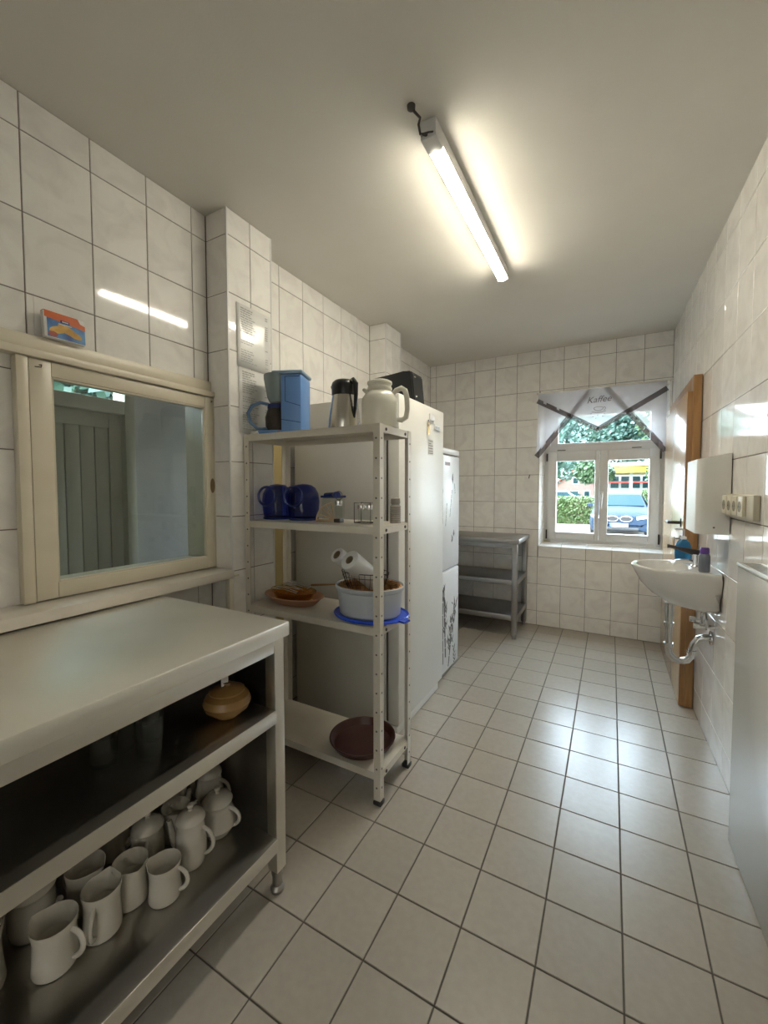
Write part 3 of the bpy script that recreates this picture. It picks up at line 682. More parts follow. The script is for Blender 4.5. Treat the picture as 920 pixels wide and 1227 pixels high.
for dy in (-.018, .018):
    b = B(); c = (.045, dy, .006)
    pts = arc(c, .078, 95, 180, 10); tube(b, pts, .0032, 6)
    for a in (97, 118, 135, 156, 178): tube(b, [c, (c[0]+.078*math.cos(R(a)), dy, c[2]+.078*math.sin(R(a)))], .0028, 6)
    obj('fan_side', b, mat('pale_varnished_wood', (.52, .40, .25), .5), nh)
obj('base', box(B(), -.035, .048, -.022, .022, .001, .006), MATS['pale_varnished_wood'], nh)
cr_ = thing('cruet', 'small glass cruet with wire loop on a dark stand', 'cruet', (-1.108, -.625, T2))
obj('stand', lathe(B(), [(0, 0), (.022, 0), (.023, .010), (.021, .016), (0, .016)], 4), m_dark, cr_, None, (0, 0, R(45)))
obj('bottle', lathe(B(), [(0, .017), (.015, .017), (.016, .020), (.016, .068), (.013, .074), (0, .074)], 20), m_clear, cr_)
obj('cap', lathe(B(), [(.016, .074), (.017, .078), (.017, .094), (.012, .098), (0, .099)], 20), m_chrome, cr_)
obj('loop', tube(B(), arc((0, 0, .118), .019, 0, 360, 18)[:-1], .0016, 6, True), m_dark, cr_)
def shaker(label, loc):
    t = thing('shaker', label, 'shaker', loc, 0, 'glass shakers on the second rack shelf')
    obj('bottle', lathe(B(), [(0, .001), (.016, .001), (.017, .004), (.016, .060), (0, .060)], 20), m_clear, t)
    obj('cap', lathe(B(), [(.017, .060), (.018, .064), (.018, .078), (.010, .084), (0, .084)], 20), m_chrome, t); return t
shaker('glass shaker with chrome cap, left in the wire holder', (-.995, -.615, T2)); shaker('glass shaker with chrome cap, right in the wire holder', (-.957, -.610, T2))
b = B()
for y in (-.028, .028): tube(b, [(-.042, y, .004), (-.042, y, .088), (.040, y, .088), (.040, y, .004)], .002, 6)
tube(b, [(-.042, -.028, .004), (-.042, .028, .004), (.040, .028, .004), (.040, -.028, .004)], .002, 6, True)
setp(obj('shaker_holder', b, m_dark, None, (-.975, -.6125, T2)), 'thin dark wire holder around the two glass shakers', 'holder')
sp = thing('spice_jar', 'grey ribbed plastic jar behind the right front rack post', 'jar', (-.868, -.545, T2))
pr = [(0, .001), (.024, .001)]
for k in range(7): pr += [(.024, .006+k*.009), (.0225, .0105+k*.009)]
pr += [(.024, .072), (.018, .080), (.018, .086), (0, .086)]
mg = mat('dull_grey_plastic', (.33, .31, .28), .5)
obj('body', lathe(B(), pr, 24), mg, sp); obj('lid', lathe(B(), [(.020, .084), (.021, .088), (.020, .106), (.010, .111), (0, .111)], 24), mg, sp)

# third shelf
ds = thing('glass_dish', 'oval amber glass oven dish holding cutlery on the third rack shelf', 'dish', (-1.388, -.610, T3+.0095), R(-8))
b = B(); N = 36
def oval_loft(bm, rings, n=36, mi=0, closed_bottom=True):
    rr = []
    for a, c, z in rings: rr.append([bm.verts.new((a*math.cos(2*PI*i/n), c*math.sin(2*PI*i/n), z)) for i in range(n)])
    for p, q in zip(rr, rr[1:]):
        for i in range(n): bm.faces.new((p[i], p[(i+1) % n], q[(i+1) % n], q[i])).material_index = mi
    if closed_bottom: bm.faces.new(rr[0][::-1]); bm.faces.new(rr[-1])
oval_loft(b, [(.080, .050, .001), (.100, .062, .006), (.125, .078, .048), (.135, .085, .050), (.134, .084, .054), (.120, .074, .052), (.094, .058, .010), (.05, .03, .009)])
obj('dish', b, m_amber, ds)
for i in range(7):
    a = R(random.uniform(-25, 25)); L = .085; z = .056+.003*i; y = -.045+i*.015
    b = B(); tube(b, [(-L*math.cos(a), y-L*math.sin(a)*.4, z), (0, y, z+.004), (L*math.cos(a), y+L*math.sin(a)*.4, z+.002)], [.0045, .0022, .0022], 6, flat=2.2)
    lathe(b, [(0, -.002), (.011, 0), (0, .003)], 12, (-L*math.cos(a), y-L*math.sin(a)*.4, z), sx=1.7)
    k = setp(obj('teaspoon', b, m_chrome, None, (-1.388, -.610, T3+.0095), (0, 0, R(-8))), ('steel spoon %s lying across the amber glass dish' % ('nearest the viewer and', 'second from the front edge', 'third from the front edge', 'in the middle of the pile', 'just behind the middle', 'next to the rearmost one', 'rearmost of the pile')[i]), 'cutlery', 'cutlery in the amber dish')
b = B(); oval_loft(b, [(.110, .062, .001), (.125, .070, .003), (.160, .096, .034), (.170, .104, .038), (.168, .102, .042), (.156, .092, .038), (.124, .070, .009), (.05, .03, .008)])
setp(obj('peach_platter', b, m_peach, None, (-1.388, -.605, T3), (0, 0, R(-4))), 'peach coloured oval platter under the amber dish', 'platter')
setp(obj('wooden_spatula', tube(B(), [(0, 0, 0), (.10, .02, .010), (.17, .03, .020)], [.006, .004, .004], 8, flat=1.8), m_wood, None, (-1.330, -.545, T3+.078)), 'thin wooden spoon handle sticking out right of the dish', 'spoon')

lid = thing('blue_tray', 'bright blue round plastic tray-like lid under the frosted tub', 'tray', (-.955, -.605, T3))
obj('plate', lathe(B(), [(0, 0), (.150, 0), (.168, .006), (.172, .014), (.168, .018), (.160, .012), (0, .010)], 44, sy=.80), m_bluelid, lid)
b = B(); prism(b, [(.150, -.045, .008), (.188, -.060, .010), (.196, -.020, .010), (.165, .0, .008)], (0, 0, .008)); obj('tab', b, m_bluelid, lid)
tbx = thing('storage_tub', 'frosted round plastic tub standing on the blue lid', 'tub', (-.960, -.607, T3+.0115))
obj('tub', lathe(B(), [(0, .001), (.128, .001), (.136, .008), (.146, .105), (.153, .112), (.156, .126), (.150, .128), (.146, .114), (.139, .105), (.130, .010), (0, .006)], 44, sy=.84), m_frost, tbx)
bb = thing('bread_basket', 'brown woven straw basket sitting inside the frosted tub', 'basket', (-.960, -.607, T3+.0195))
obj('weave', lathe(B(), [(0, .0), (.110, .0), (.122, .02), (.134, .100), (.130, .104), (.116, .022), (.105, .006), (0, .006)], 40, sy=.84), m_bread, bb)
b = B()
for k in range(3):
    pts = [((.134+.006*math.cos(i*.9+k*2.1))*math.cos(2*PI*i/60), (.134+.006*math.cos(i*.9+k*2.1))*.84*math.sin(2*PI*i/60), .108+.006*math.sin(i*.9+k*2.1)) for i in range(60)]
    tube(b, pts, .006, 6, True)
obj('rim_braid', b, m_bread, bb)
wb = thing('wire_basket', 'oval dark wire basket with thin uprights inside the frosted tub', 'basket', (-.985, -.605, T3+.115))
def oval(a, c, z, n=32): return [(a*math.cos(2*PI*i/n), c*math.sin(2*PI*i/n), z) for i in range(n)]
b = B(); tube(b, oval(.112, .072, .075), .0018, 6, True); tube(b, oval(.108, .070, .055), .0012, 6, True); tube(b, oval(.080, .052, .0), .0015, 6, True)
obj('rim_wires', b, m_dark, wb)
b = B()
for i in range(26):
    a = 2*PI*i/26; tube(b, [(.112*math.cos(a), .072*math.sin(a), .075), (.095*math.cos(a), .060*math.sin(a), .025), (.080*math.cos(a), .052*math.sin(a), 0)], .0011, 5)
obj('uprights', b, m_dark, wb)
def roll(label, p0, p1, r, core):
    p0, p1 = Vector(p0), Vector(p1); d = (p1-p0); Ln = d.length; q = d.to_track_quat('Z', 'Y')
    t = thing('paper_roll', label, 'paper roll', p0, 0, 'paper rolls leaning in the wire basket'); t.rotation_mode = 'QUATERNION'; t.rotation_quaternion = q
    pr = [(core, 0), (r-.002, 0), (r, .003), (r, Ln-.003), (r-.002, Ln), (core, Ln), (core, 0)]
    obj('paper', lathe(B(), pr, 32), m_paper, t)
    obj('core', lathe(B(), [(core, .001), (core-.002, .001), (core-.002, Ln-.001), (core, Ln-.001)], 24), mat('brown_cardboard', (.30, .22, .14), .8), t)
    return t
roll('thick white kitchen roll leaning nearest in the wire basket', (-1.003, -.700, .966), (-.970, -.546, .850), .044, .019)
roll('thinner white paper roll leaning behind the thick roll', (-1.090, -.668, .976), (-1.055, -.560, .895), .034, .020)
# tray
tr = thing('baking_tray', 'round dark brown enamelled tray lying on the bottom rack shelf', 'tray', (-1.005, -.598, T4), 0)
obj('tray', lathe(B(), [(0, .002), (.120, .002), (.128, .005), (.143, .032), (.147, .034), (.146, .037), (.140, .035), (.125, .009), (0, .006)], 56), m_brown, tr)

# ------------------------------------------------------------------ fridges
f1 = thing('tall_fridge', 'tall white refrigerator behind the metal rack, keys in its door lock', 'refrigerator', (-1.33, .01, 0))
ox, oy = -1.33, .01
FXF, Fy0, Fy1, Fz = -.975, -.300, .312, 1.732
def fb(x0, x1, y0, y1, z0, z1, bev=0): return box(B(), x0-ox, x1-ox, y0-oy, y1-oy, z0, z1, bev)
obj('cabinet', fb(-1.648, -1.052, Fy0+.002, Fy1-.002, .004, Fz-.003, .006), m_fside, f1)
obj('gasket', fb(-1.052, -1.040, Fy0+.010, Fy1-.008, .06, Fz-.012), m_gasket, f1)
dr = obj('door', fb(-1.040, FXF, Fy0, Fy1, .052, Fz, .009), m_white, f1)
obj('plinth', fb(-1.052, FXF-.010, Fy0+.004, Fy1-.05, .004, .046, .003), m_white, f1)
b = B(); lathe(b, [(0, 0), (.012, 0), (.011, .006), (0, .007)], 16); bmesh.ops.transform(b, matrix=Matrix.Translation((FXF-ox, .055-oy, 1.640)) @ Matrix.Rotation(PI/2, 4, 'Y'), verts=b.verts[:])
lk = obj('lock', b, m_chrome, dr)
b = B(); tube(b, arc((FXF-ox+.010, .055-oy, 1.628), .012, 0, 360, 14, 'yz')[:-1], .002, 6, True); box(b, FXF-ox+.006, FXF-ox+.009, .044-oy, .054-oy, 1.565, 1.618); box(b, FXF-ox+.010, FXF-ox+.012, .056-oy, .064-oy, 1.575, 1.62)
obj('keys', b, mat('brass_keys', (.55, .38, .15), .3, .9), lk)
b = B(); box(b, FXF-ox, FXF-ox+.010, .075-oy, .14-oy, 1.650, 1.690, .003); box(b, FXF-ox, FXF-ox+.006, .150-oy, .232-oy, 1.608, 1.640, .002); obj('badge', b, m_white2, dr)
obj('badge_print', box(B(), FXF-ox+.006, FXF-ox+.0064, .156-oy, .226-oy, 1.613, 1.628), mat('silver_print', (.32, .31, .29), .4), dr)
b = box(B(), FXF-ox, FXF-ox+.0006, .064-oy, .140-oy, 1.455, 1.545); stk = obj('sticker', b, m_paper, dr)
b = B()
for z in (1.533, 1.518, 1.506, 1.490, 1.474, 1.462): box(b, FXF-ox+.0006, FXF-ox+.0009, .070-oy, (.134 if z != 1.518 else .105)-oy, z, z+.004)
box(b, FXF-ox+.0006, FXF-ox+.0009, .064-oy, .066-oy, 1.455, 1.545)
obj('sticker_print', b, m_ink, stk)
f2 = thing('slim_freezer', 'slim white freezer with dark bamboo prints, behind the tall fridge', 'freezer', (-1.35, .512, 0))
ox, oy = -1.35, .512
gx, gy0, gy1, gz = -1.0, .320, .690, 1.525
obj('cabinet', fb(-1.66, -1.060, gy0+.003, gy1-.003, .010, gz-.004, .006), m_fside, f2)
obj('top_cover', fb(-1.065, gx, gy0, gy1, 1.485, gz, .008), m_white2, f2)
du = obj('door', fb(-1.055, gx, gy0, gy1, .722, 1.478, .008), m_white2, f2)
dl = obj('door', fb(-1.055, gx, gy0, gy1, .035, .712, .008), m_white2, f2)
obj('gasket', fb(-1.062, gx-.02, gy0+.012, gy1-.012, .04, 1.484), m_gasket, f2)
obj('badge_print', fb(gx, gx+.001, .405, .495, 1.412, 1.434), mat('red_grey_print', (.22, .13, .12), .5), du)
X = gx-ox+.0006
def stalk(bm, y0, z0, y1, z1, w, n=6):
    for i in range(n):
        a, c = i/n, (i+.92)/n
        ya, yc = y0+(y1-y0)*a-oy, y0+(y1-y0)*c-oy; za, zc = z0+(z1-z0)*a, z0+(z1-z0)*c
        prism(bm, [(X, ya-w, za), (X, ya+w, za), (X, yc+w*.8, zc), (X, yc-w*.8, zc)], (-.0012, 0, 0))
def leaf(bm, y, z, L, a, w=.3):
    d = Vector((math.cos(a), math.sin(a))); nn = Vector((-d.y, d.x))*L*w/2
    p = [(y-oy, z), (y-oy+d.x*L*.4+nn.x, z+d.y*L*.4+nn.y), (y-oy+d.x*L, z+d.y*L), (y-oy+d.x*L*.4-nn.x, z+d.y*L*.4-nn.y)]
    prism(bm, [(X, *q) for q in p], (-.0012, 0, 0))
b = B(); stalk(b, .362, 1.278, .367, 1.03, .005); stalk(b, .442, 1.164, .418, 1.012, .004); stalk(b, .540, 1.251, .498, 1.067, .006)
leaf(b, .550, 1.291, .075, R(92), .32); leaf(b, .545, 1.31, .05, R(80), .4); leaf(b, .367, 1.22, .06, R(95), .3)
leaf(b, .575, .93, .05, R(85), .6); leaf(b, .560, .905, .05, R(120), .5); leaf(b, .535, .895, .035, R(60), .7)
obj('reed_print', b, mat('charcoal_print', (.10, .10, .095), .5), du)
b = B()
for t in range(5): leaf(b, .589, 1.232+t*.012, .02, R(30*t), .8)
obj('flower_print', b, mat('grey_flower_print', (.35, .35, .34), .5), du)
b = B(); stalk(b, .392, .617, .430, .132, .010, 7); stalk(b, .372, .60, .385, .10, .006, 6); stalk(b, .600, .47, .482, .051, .008, 6); stalk(b, .545, .40, .500, .12, .005, 4)
random.seed(3)
for i in range(34):
    f = random.random(); leaf(b, .40+.03*f+random.uniform(-.02, .02), .60-.30*f, random.uniform(.03, .055), R(random.choice([60, 75, 110, 130, -60, 95])), .28)
for i in range(46):
    f = random.random()**.7; leaf(b, .612-.10*f+random.uniform(-.05, .035), .50-.33*f, random.uniform(.03, .06), R(random.choice([50, 70, 100, 125, 140, -50])), .28)
for i in range(14): leaf(b, .600+random.uniform(-.022, .022), .04+i*.009, .03, R(random.choice([70, 90, 110, 40, 140])), .4)
obj('bamboo_print', b, MATS['charcoal_print'], dl)
# black box on the fridge
bk = thing('black_appliance', 'black plastic appliance with two small chrome studs on top of the fridge', 'appliance', (-1.140, -.010, Fz))
b = B(); pr = [(-.150, 0), (-.150, .130), (-.120, .152), (.080, .168), (.120, .166), (.130, .155), (.145, 0)]
prism(b, [(x, -.070, z+.001) for x, z in pr], (0, .14, 0)); bmesh.ops.bevel(b, geom=b.edges[:], offset=.006, segments=2, affect='EDGES')
obj('housing', b, m_black, bk)
for z in (.030, .135):
    b = B(); cbox(b, (.145-.010*z/.13, -.045, z), (.010, .014, .008), .002); obj('stud', b, m_chrome, bk)

# ------------------------------------------------------------------ rear steel table
rtab = thing('steel_shelf_table', 'dull steel table with two undershelves in the far left corner', 'table', (-1.17, 1.59, 0))
ox, oy = -1.17, 1.59
rx0, rx1, ry0, ry1 = -1.640, -.707, 1.340, 1.826
obj('table_top', fb(rx0, rx1, ry0, ry1, .800, .838, .003), m_steel_dk, rtab)
for i, z in enumerate((.452, .157)):
    obj('shelf', fb(rx0+.012, rx1-.016, ry0+.012, ry1-.012, z, z+.042, .002), m_steel_dk, rtab)
obj('apron', fb(rx0+.05, rx1-.062, ry0+.010, ry0+.022, .762, .800), m_steel_dk, rtab)
for x in (rx0+.010, rx1-.058):
    for y in (ry0+.008, ry1-.050):
        lg = obj('leg', fb(x, x+.042, y, y+.042, .03, .800, .002), m_steel_dk, rtab)
        obj('foot', lathe(B(), [(0, .001), (.017, .001), (.018, .01), (.012, .03), (0, .03)], 14, (x+.021-ox, y+.021-oy, 0)), m_steel_dk, lg)

# ------------------------------------------------------------------ notices on the pillar
def notice(label, y0, y1, z0, z1, dx, seed):
    t = thing('notice', label, 'paper', (XP+dx, (y0+y1)/2, z0), 0)
    h, w_ = z1-z0, y1-y0
    b = B(); n = 8
    vs = [[b.verts.new((.0012*math.sin(3.1*i/n+j), -w_/2+w_*i/n, h*j/4)) for i in range(n+1)] for j in range(5)]
    for j in range(4):
        for i in range(n): b.faces.new((vs[j][i], vs[j][i+1], vs[j+1][i+1], vs[j+1][i]))
    o = obj('sheet', b, m_papers, t); md = o.modifiers.new('s', 'SOLIDIFY'); md.thickness = .0006
    rnd = random.Random(seed); b = B(); z = h-.02
    while z > .015:
        if rnd.random() > .12:
            y = -w_/2+.02
            while y < -w_/2+.02+rnd.uniform(.05, .085):
                L = rnd.uniform(.008, .022); box(b, .0024, .0027, y, y+L, z, z+.0042); y += L+.004
            if rnd.random() > .35: box(b, .0024, .0027, w_/2-.035, w_/2-.018, z, z+.0042)
        z -= .0105
    setp(obj('print', b, mat('glare_paled_print', (.42, .41, .40), .5), t), kind='stuff'); return t  # ink colour paled to imitate glare over the sheets
notice('laminated printed list taped high on the pillar', -.772, -.566, 1.825, 2.110, .0035, 1)
notice('second printed list hanging below the laminated one, behind the coffee maker', -.766, -.572, 1.520, 1.822, .003, 2)

# biscuit box on the rail
bx = thing('biscuit_box', 'small orange and blue biscuit box leaning on the rail above the pass-through', 'box', (XL+.023, -1.402, 1.7525), 0)
bx.rotation_euler = (0, R(-5), 0)
b = B(); box(b, .0005, .020, -.058, .058, 0, .084, .0008); obj('carton', b, m_paper, bx)
obj('top_band', prism(B(), [(.0202, -.056, .064), (.0202, .060, .050), (.0202, .060, .066), (.0202, .046, .070), (.0202, .040, .083), (.0202, -.056, .086)], (.0005, 0, 0)), m_orange, bx)
obj('top_flap', box(B(), .001, .0205, -.058, .040, .0842, .0852), m_orange, bx)
obj('front_print', prism(B(), [(.0201, -.050, .002), (.0201, .058, .002), (.0201, .059, .052), (.0201, -.050, .066)], (.0003, 0, 0)), m_boxblue, bx)
b = B()
for y, z, r, rot in ((-.020, .030, .020, .3), (.006, .036, .022, -.4), (.026, .026, .018, -.3)):
    q = [(.0205, y+r*1.3*math.cos(R(a))*math.cos(rot)-r*.6*math.sin(R(a))*math.sin(rot), z+r*1.3*math.cos(R(a))*math.sin(rot)+r*.6*math.sin(R(a))*math.cos(rot)) for a in range(0, 360, 30)]
    prism(b, q, (.0003, 0, 0))
obj('biscuit_print', b, m_cracker, bx)
obj('red_print', prism(B(), [(.0209, -.035+.014*math.cos(R(a)), .012+.009*math.sin(R(a))) for a in range(0, 360, 40)], (.0003, 0, 0)), m_redp, bx)
obj('logo_print', box(B(), .0206, .0210, -.012, .014, .056, .065, .0001), m_bluedk, bx)
obj('logo_print', box(B(), .0210, .0212, -.008, .010, .0585, .0625), m_paper, bx)
obj('slogan_print', box(B(), .0206, .0209, -.018, .020, .050, .0525), m_paper, bx)

# ------------------------------------------------------------------ wooden door leaf on the right
d3 = thing('wooden_door', 'oak door standing open against the right wall beside the window', 'door', (.33, .745, 0))
ox, oy = .33, .745
obj('door_leaf', fb(.312, .338, .745, 1.74, .008, 1.805, .002), m_wood_l, d3)
obj('edge_strip', fb(.3135, .339, .738, .7448, .008, 1.805), m_wood, d3)
b = fb(.3385, .379, .728, .800, .004, 1.893, .003); obj('frame_post', b, m_wood, d3)
b = fb(.3385, XR(.9)-.003, .800, 1.80, 1.810, 1.893, .002)
obj('frame_head', b, m_wood, d3)
h = B(); tube(h, [(.312-ox, .83-oy, 1.06), (.268-ox, .83-oy, 1.06), (.256-ox, .842-oy, 1.059), (.255-ox, .90-oy, 1.058), (.257-ox, .955-oy, 1.056)], [.009, .009, .010, .010, .011], 10)
box(h, .306-ox, .312-ox, .812-oy, .848-oy, 1.035, 1.085, .002); obj('door_handle', h, m_dark, d3)
h = B(); box(h, .306-ox, .312-ox, .815-oy, .845-oy, .945, .985, .002); tube(h, [(.306-ox, .83-oy, .965), (.285-ox, .83-oy, .965)], .003, 6); cbox(h, (.280-ox, .83-oy, .962), (.003, .022, .030), .001); box(h, .2785-ox, .2815-ox, .826-oy, .834-oy, .90, .946)
obj('lock_and_key', h, m_dark, d3)
for z in (.25, 1.55): obj('hinge', tube(B(), [(.332-ox, 1.745-oy, z), (.332-ox, 1.745-oy, z+.09)], .008), m_chrome, d3)

# ------------------------------------------------------------------ wash basin
SYc = .372; XS = XR(.37)-.0005
sk = thing('wash_basin', 'small white wall-hung wash basin on the right wall', 'wash basin', (XS, SYc, 0))
PRJ, HW = .345, .186
def inside(x, y, fx, fy):          # x: distance from the wall (positive), D-shaped plan
    if x < 0: return False
    xa, ya = x/(PRJ*fx), abs(y)/(HW*fy)
    if xa < .30: return ya < 1
    return ((xa-.30)/.70)**2.1+ya**2.1 < 1
cx0 = .195
def outline(fx, fy, n=48, z=0, cxx=cx0):
    out = []
    c = min(cxx, PRJ*fx*.55)
    for i in range(n):
        a = 2*PI*i/n; lo, hi = 0, .6
        for _ in range(24):
            m_ = (lo+hi)/2
            if inside(c+m_*math.cos(a), m_*math.sin(a), fx, fy): lo = m_
            else: hi = m_
        out.append((-(c+lo*math.cos(a)), lo*math.sin(a), z))
    return out
b = B(); n = 48; rr = []
for fx, fy, z in ((.30, .50, .684), (.42, .70, .688), (.58, .84, .702), (.75, .93, .738), (.88, .975, .785), (.965, .995, .840), (1, 1, .862), (1.0, 1.0, .870), (.985, .985, .876)):
    rr.append([b.verts.new(p) for p in outline(fx, fy, n, z)])
for rx, ry, z in ((.118, .150, .874), (.112, .143, .866), (.100, .128, .82), (.080, .100, .775), (.045, .055, .752), (.018, .018, .748)):
    rr.append([b.verts.new((-(.205+rx*math.cos(2*PI*i/n)), ry*math.sin(2*PI*i/n), z)) for i in range(n)])
for p, q in zip(rr, rr[1:]):
    for i in range(n): b.faces.new((p[i], p[(i+1) % n], q[(i+1) % n], q[i]))
b.faces.new(rr[0]); b.faces.new(rr[-1])
o = obj('basin', b, m_ceram, sk); 
obj('drain', lathe(B(), [(0, .752), (.020, .752), (.022, .749), (.014, .745), (0, .747)], 20, (-.205, 0, 0)), m_chrome, sk)
b = B(); tube(b, [(-.175, 0, .684), (-.175, 0, .610)], .021, 16); tube(b, [(-.175, 0, .612), (-.175, 0, .560)], .017, 16)
tube(b, [(-.175, 0, .60), (-.175, 0, .455), (-.170, .0, .425), (-.150, .0, .402), (-.122, 0, .395), (-.095, 0, .405), (-.080, 0, .428), (-.078, 0, .455), (-.070, 0, .49), (-.052, 0, .520), (-.03, 0, .530), (-.003, 0, .532)], .0165, 16)
for z in (.575, .470): lathe(b, [(.0165, -.010), (.022, -.010), (.023, 0), (.022, .010), (.0165, .010)], 18, (-.175, 0, z))
lathe(b, [(.0165, -.010), (.022, -.010), (.023, 0), (.022, .010), (.0165, .010)], 18, (-.078, 0, .448))
lathe(b, [(.0165, 0), (.034, 0), (.033, .005), (.0165, .007)], 22, (0, 0, 0)); bmesh.ops.transform(b, matrix=Matrix.Translation((-.002, 0, .532)) @ Matrix.Rotation(-PI/2, 4, 'Y'), verts=b.verts[-88:])
obj('drain_trap', b, mat('tarnished_chrome', (.62, .62, .60), .16, 1), sk)
for yy in (-.055, .055):
    b = B(); tube(b, [(-.003, yy, .600), (-.030, yy, .600)], .009, 10); tube(b, [(-.030, yy, .585), (-.030, yy, .635)], .010, 12); tube(b, [(-.03, yy, .600), (-.062, yy, .600)], [.008, .008], 10); tube(b, [(-.060, yy, .600), (-.082, yy, .600)], .015, 8)
    tube(b, [(-.030, yy, .635), (-.035, yy*.9, .67), (-.045, yy*.7, .74)], .005, 8)
    obj('angle_valve', b, m_chrome, sk)
tap = thing('basin_tap', 'dark chrome single-lever mixer tap on the wash basin', 'tap', (XS-.068, SYc+.01, .8755))
b = B(); lathe(b, [(0, -.002), (.024, -.002), (.024, .004), (.019, .010), (.019, .055), (.020, .062), (0, .066)], 22)
tube(b, [(0, 0, .022), (-.040, 0, .026), (-.080, 0, .020), (-.100, 0, .006)], [.012, .011, .010, .010], 12)
obj('body', b, m_chrome, tap)
obj('lever', tube(B(), [(.010, 0, .068), (-.020, 0, .072), (-.070, -.0, .085), (-.110, .0, .094), (-.122, 0, .094)], [.015, .016, .009, .008, .010], 10, flat=.9), m_dark, tap)
def bottle(name, label, loc, prof, m, cap, mc, rz=0, extra=None, sx=1, sy=1):
    t = thing(name, label, 'bottle', loc, rz); obj('body', lathe(B(), prof, 28, sx=sx, sy=sy), m, t); obj('cap', lathe(B(), cap, 24), mc, t)
    if extra: extra(t)
    return t
def pump(t):
    obj('pump', tube(B(), [(0, 0, .128), (0, 0, .168), (-.012, 0, .172), (-.038, 0, .166)], [.005, .005, .006, .005], 8), m_chrome, t)
bottle('soap_bottle', 'flat oval blue liquid soap bottle with pump on the basin rim', (XS-.105, SYc+.155, .8757), [(0, 0), (.030, 0), (.033, .005), (.036, .04), (.036, .075), (.026, .105), (.014, .115), (.012, .120), (0, .120)], m_teal, [(.013, .118), (.014, .122), (.013, .132), (0, .134)], m_white2, 0, pump, 1.05, .62)
bottle('disinfectant_bottle', 'small smoky grey bottle with purple cap on the basin rim', (XS-.060, SYc-.130, .8757), [(0, 0), (.020, 0), (.022, .004), (.022, .072), (.019, .082), (.016, .085), (0, .085)], m_greyb, [(.017, .084), (.018, .088), (.018, .108), (.015, .113), (0, .114)], m_purple)
# towel dispenser
DX = XR(.27)
dp = thing('towel_dispenser', 'white metal paper towel dispenser on the right wall above the basin', 'dispenser', (DX, .265, 1.062))
b = B(); w_, d_, h_ = .150, .118, .350
pl_ = [(-.001, -w_)]+[(-d_+.030-.030*math.sin(R(a)), -w_+.004+.026*(1-math.cos(R(a)))) for a in range(0, 91, 15)]+[(-d_+.030-.030*math.cos(R(a)), w_-.03+.03*math.sin(R(a))) for a in range(0, 91, 15)]+[(-.001, w_)]
prism(b, [(x, y, 0) for x, y in pl_], (0, 0, h_))
for v in b.verts:
    if v.co.z > .1 and v.co.x < -.02: v.co.z -= .022*(-v.co.x/.118)
    elif v.co.z < .1 and v.co.x < -.02: v.co.z += 0
obj('cover', b, m_white, dp)
obj('slot', box(B(), -.085, -.030, -.10, .10, -.004, .001), m_gasket, dp)
obj('key_hole', tube(B(), [(-.055, -w_+.001, .030), (-.055, -w_-.001, .030)], .004, 8), m_gasket, dp)

# sockets: Y .127 .. -.248, z 1.15..1.234
sock = thing('socket_strip', 'cream four-gang wall socket strip on the right wall', 'socket', (XR(-.045)-.0002, -.045, 1.193), math.atan(SL))
obj('back_box', box(B(), -.022, 0, -.190, .178, -.048, .046, .006), mat('beige_plastic', (.60, .55, .44), .4), sock)
for i in range(4):
    y = -.085+i*.072
    b = B(); box(b, -.034, -.021, y-.032, y+.032, -.038, .040, .004); go = obj('socket', b, mat('cream_plastic', (.70, .65, .53), .35), sock)
    obj('recess', lathe(B(), [(0, 0), (.0205, 0), (.0205, .0008), (0, .0008)], 22), mat('shadowed_socket_well', (.30, .26, .20), .5), go, (-.0342, y, 0), (0, -PI/2, 0))
    b = B()
    for dy in (-.0095, .0095): lathe(b, [(0, 0), (.0028, 0), (.0028, .0006), (0, .0006)], 8, (0, dy, .0010))
    obj('pin_hole', b, m_black, go, (-.0342, y, 0), (0, -PI/2, 0))

# radiator
RDX = .070; ry_a, ry_b = -.285, -1.55; rz_ = math.atan(SL)
rad = thing('radiator', 'tall flat white panel radiator with slatted top grille on the right wall', 'radiator', (XR(ry_a)-.0003, ry_a, 0), rz_)
L = (ry_a-ry_b)
mrad = mat('warm_white_lacquer', (.64, .62, .565), .13, col2=(.62, .60, .545), ns=2)
b = B(); box(b, -RDX, -RDX+.012, -L, 0, .006, .995, .004); obj('front_panel', b, mrad, rad)
obj('side_panel', box(B(), -RDX+.012, -.001, -.012, 0, .02, .990, .002), mrad, rad); obj('side_panel', box(B(), -RDX+.012, -.001, -L, -L+.012, .02, .990, .002), mrad, rad)
b = B(); box(b, -RDX-.003, -RDX+.010, -L, .002, .996, 1.006, .002); box(b, -.010, -.001, -L, .002, .996, 1.006, .002); box(b, -RDX+.010, -.010, -.010, .002, .996, 1.006); box(b, -RDX+.010, -.010, -L, -L+.010, .996, 1.006)
gr = obj('grille_frame', b, m_steel, rad)
obj('inner_fins', box(B(), -RDX+.014, -.004, -L+.014, -.014, .02, .955), m_gasket, rad)
for i in range(60):
    y = -.018-i*.0208
    if y < -L+.02: break
    obj('slat', box(B(), -RDX+.010, -.010, y-.006, y, .998, 1.004), m_steel, gr)

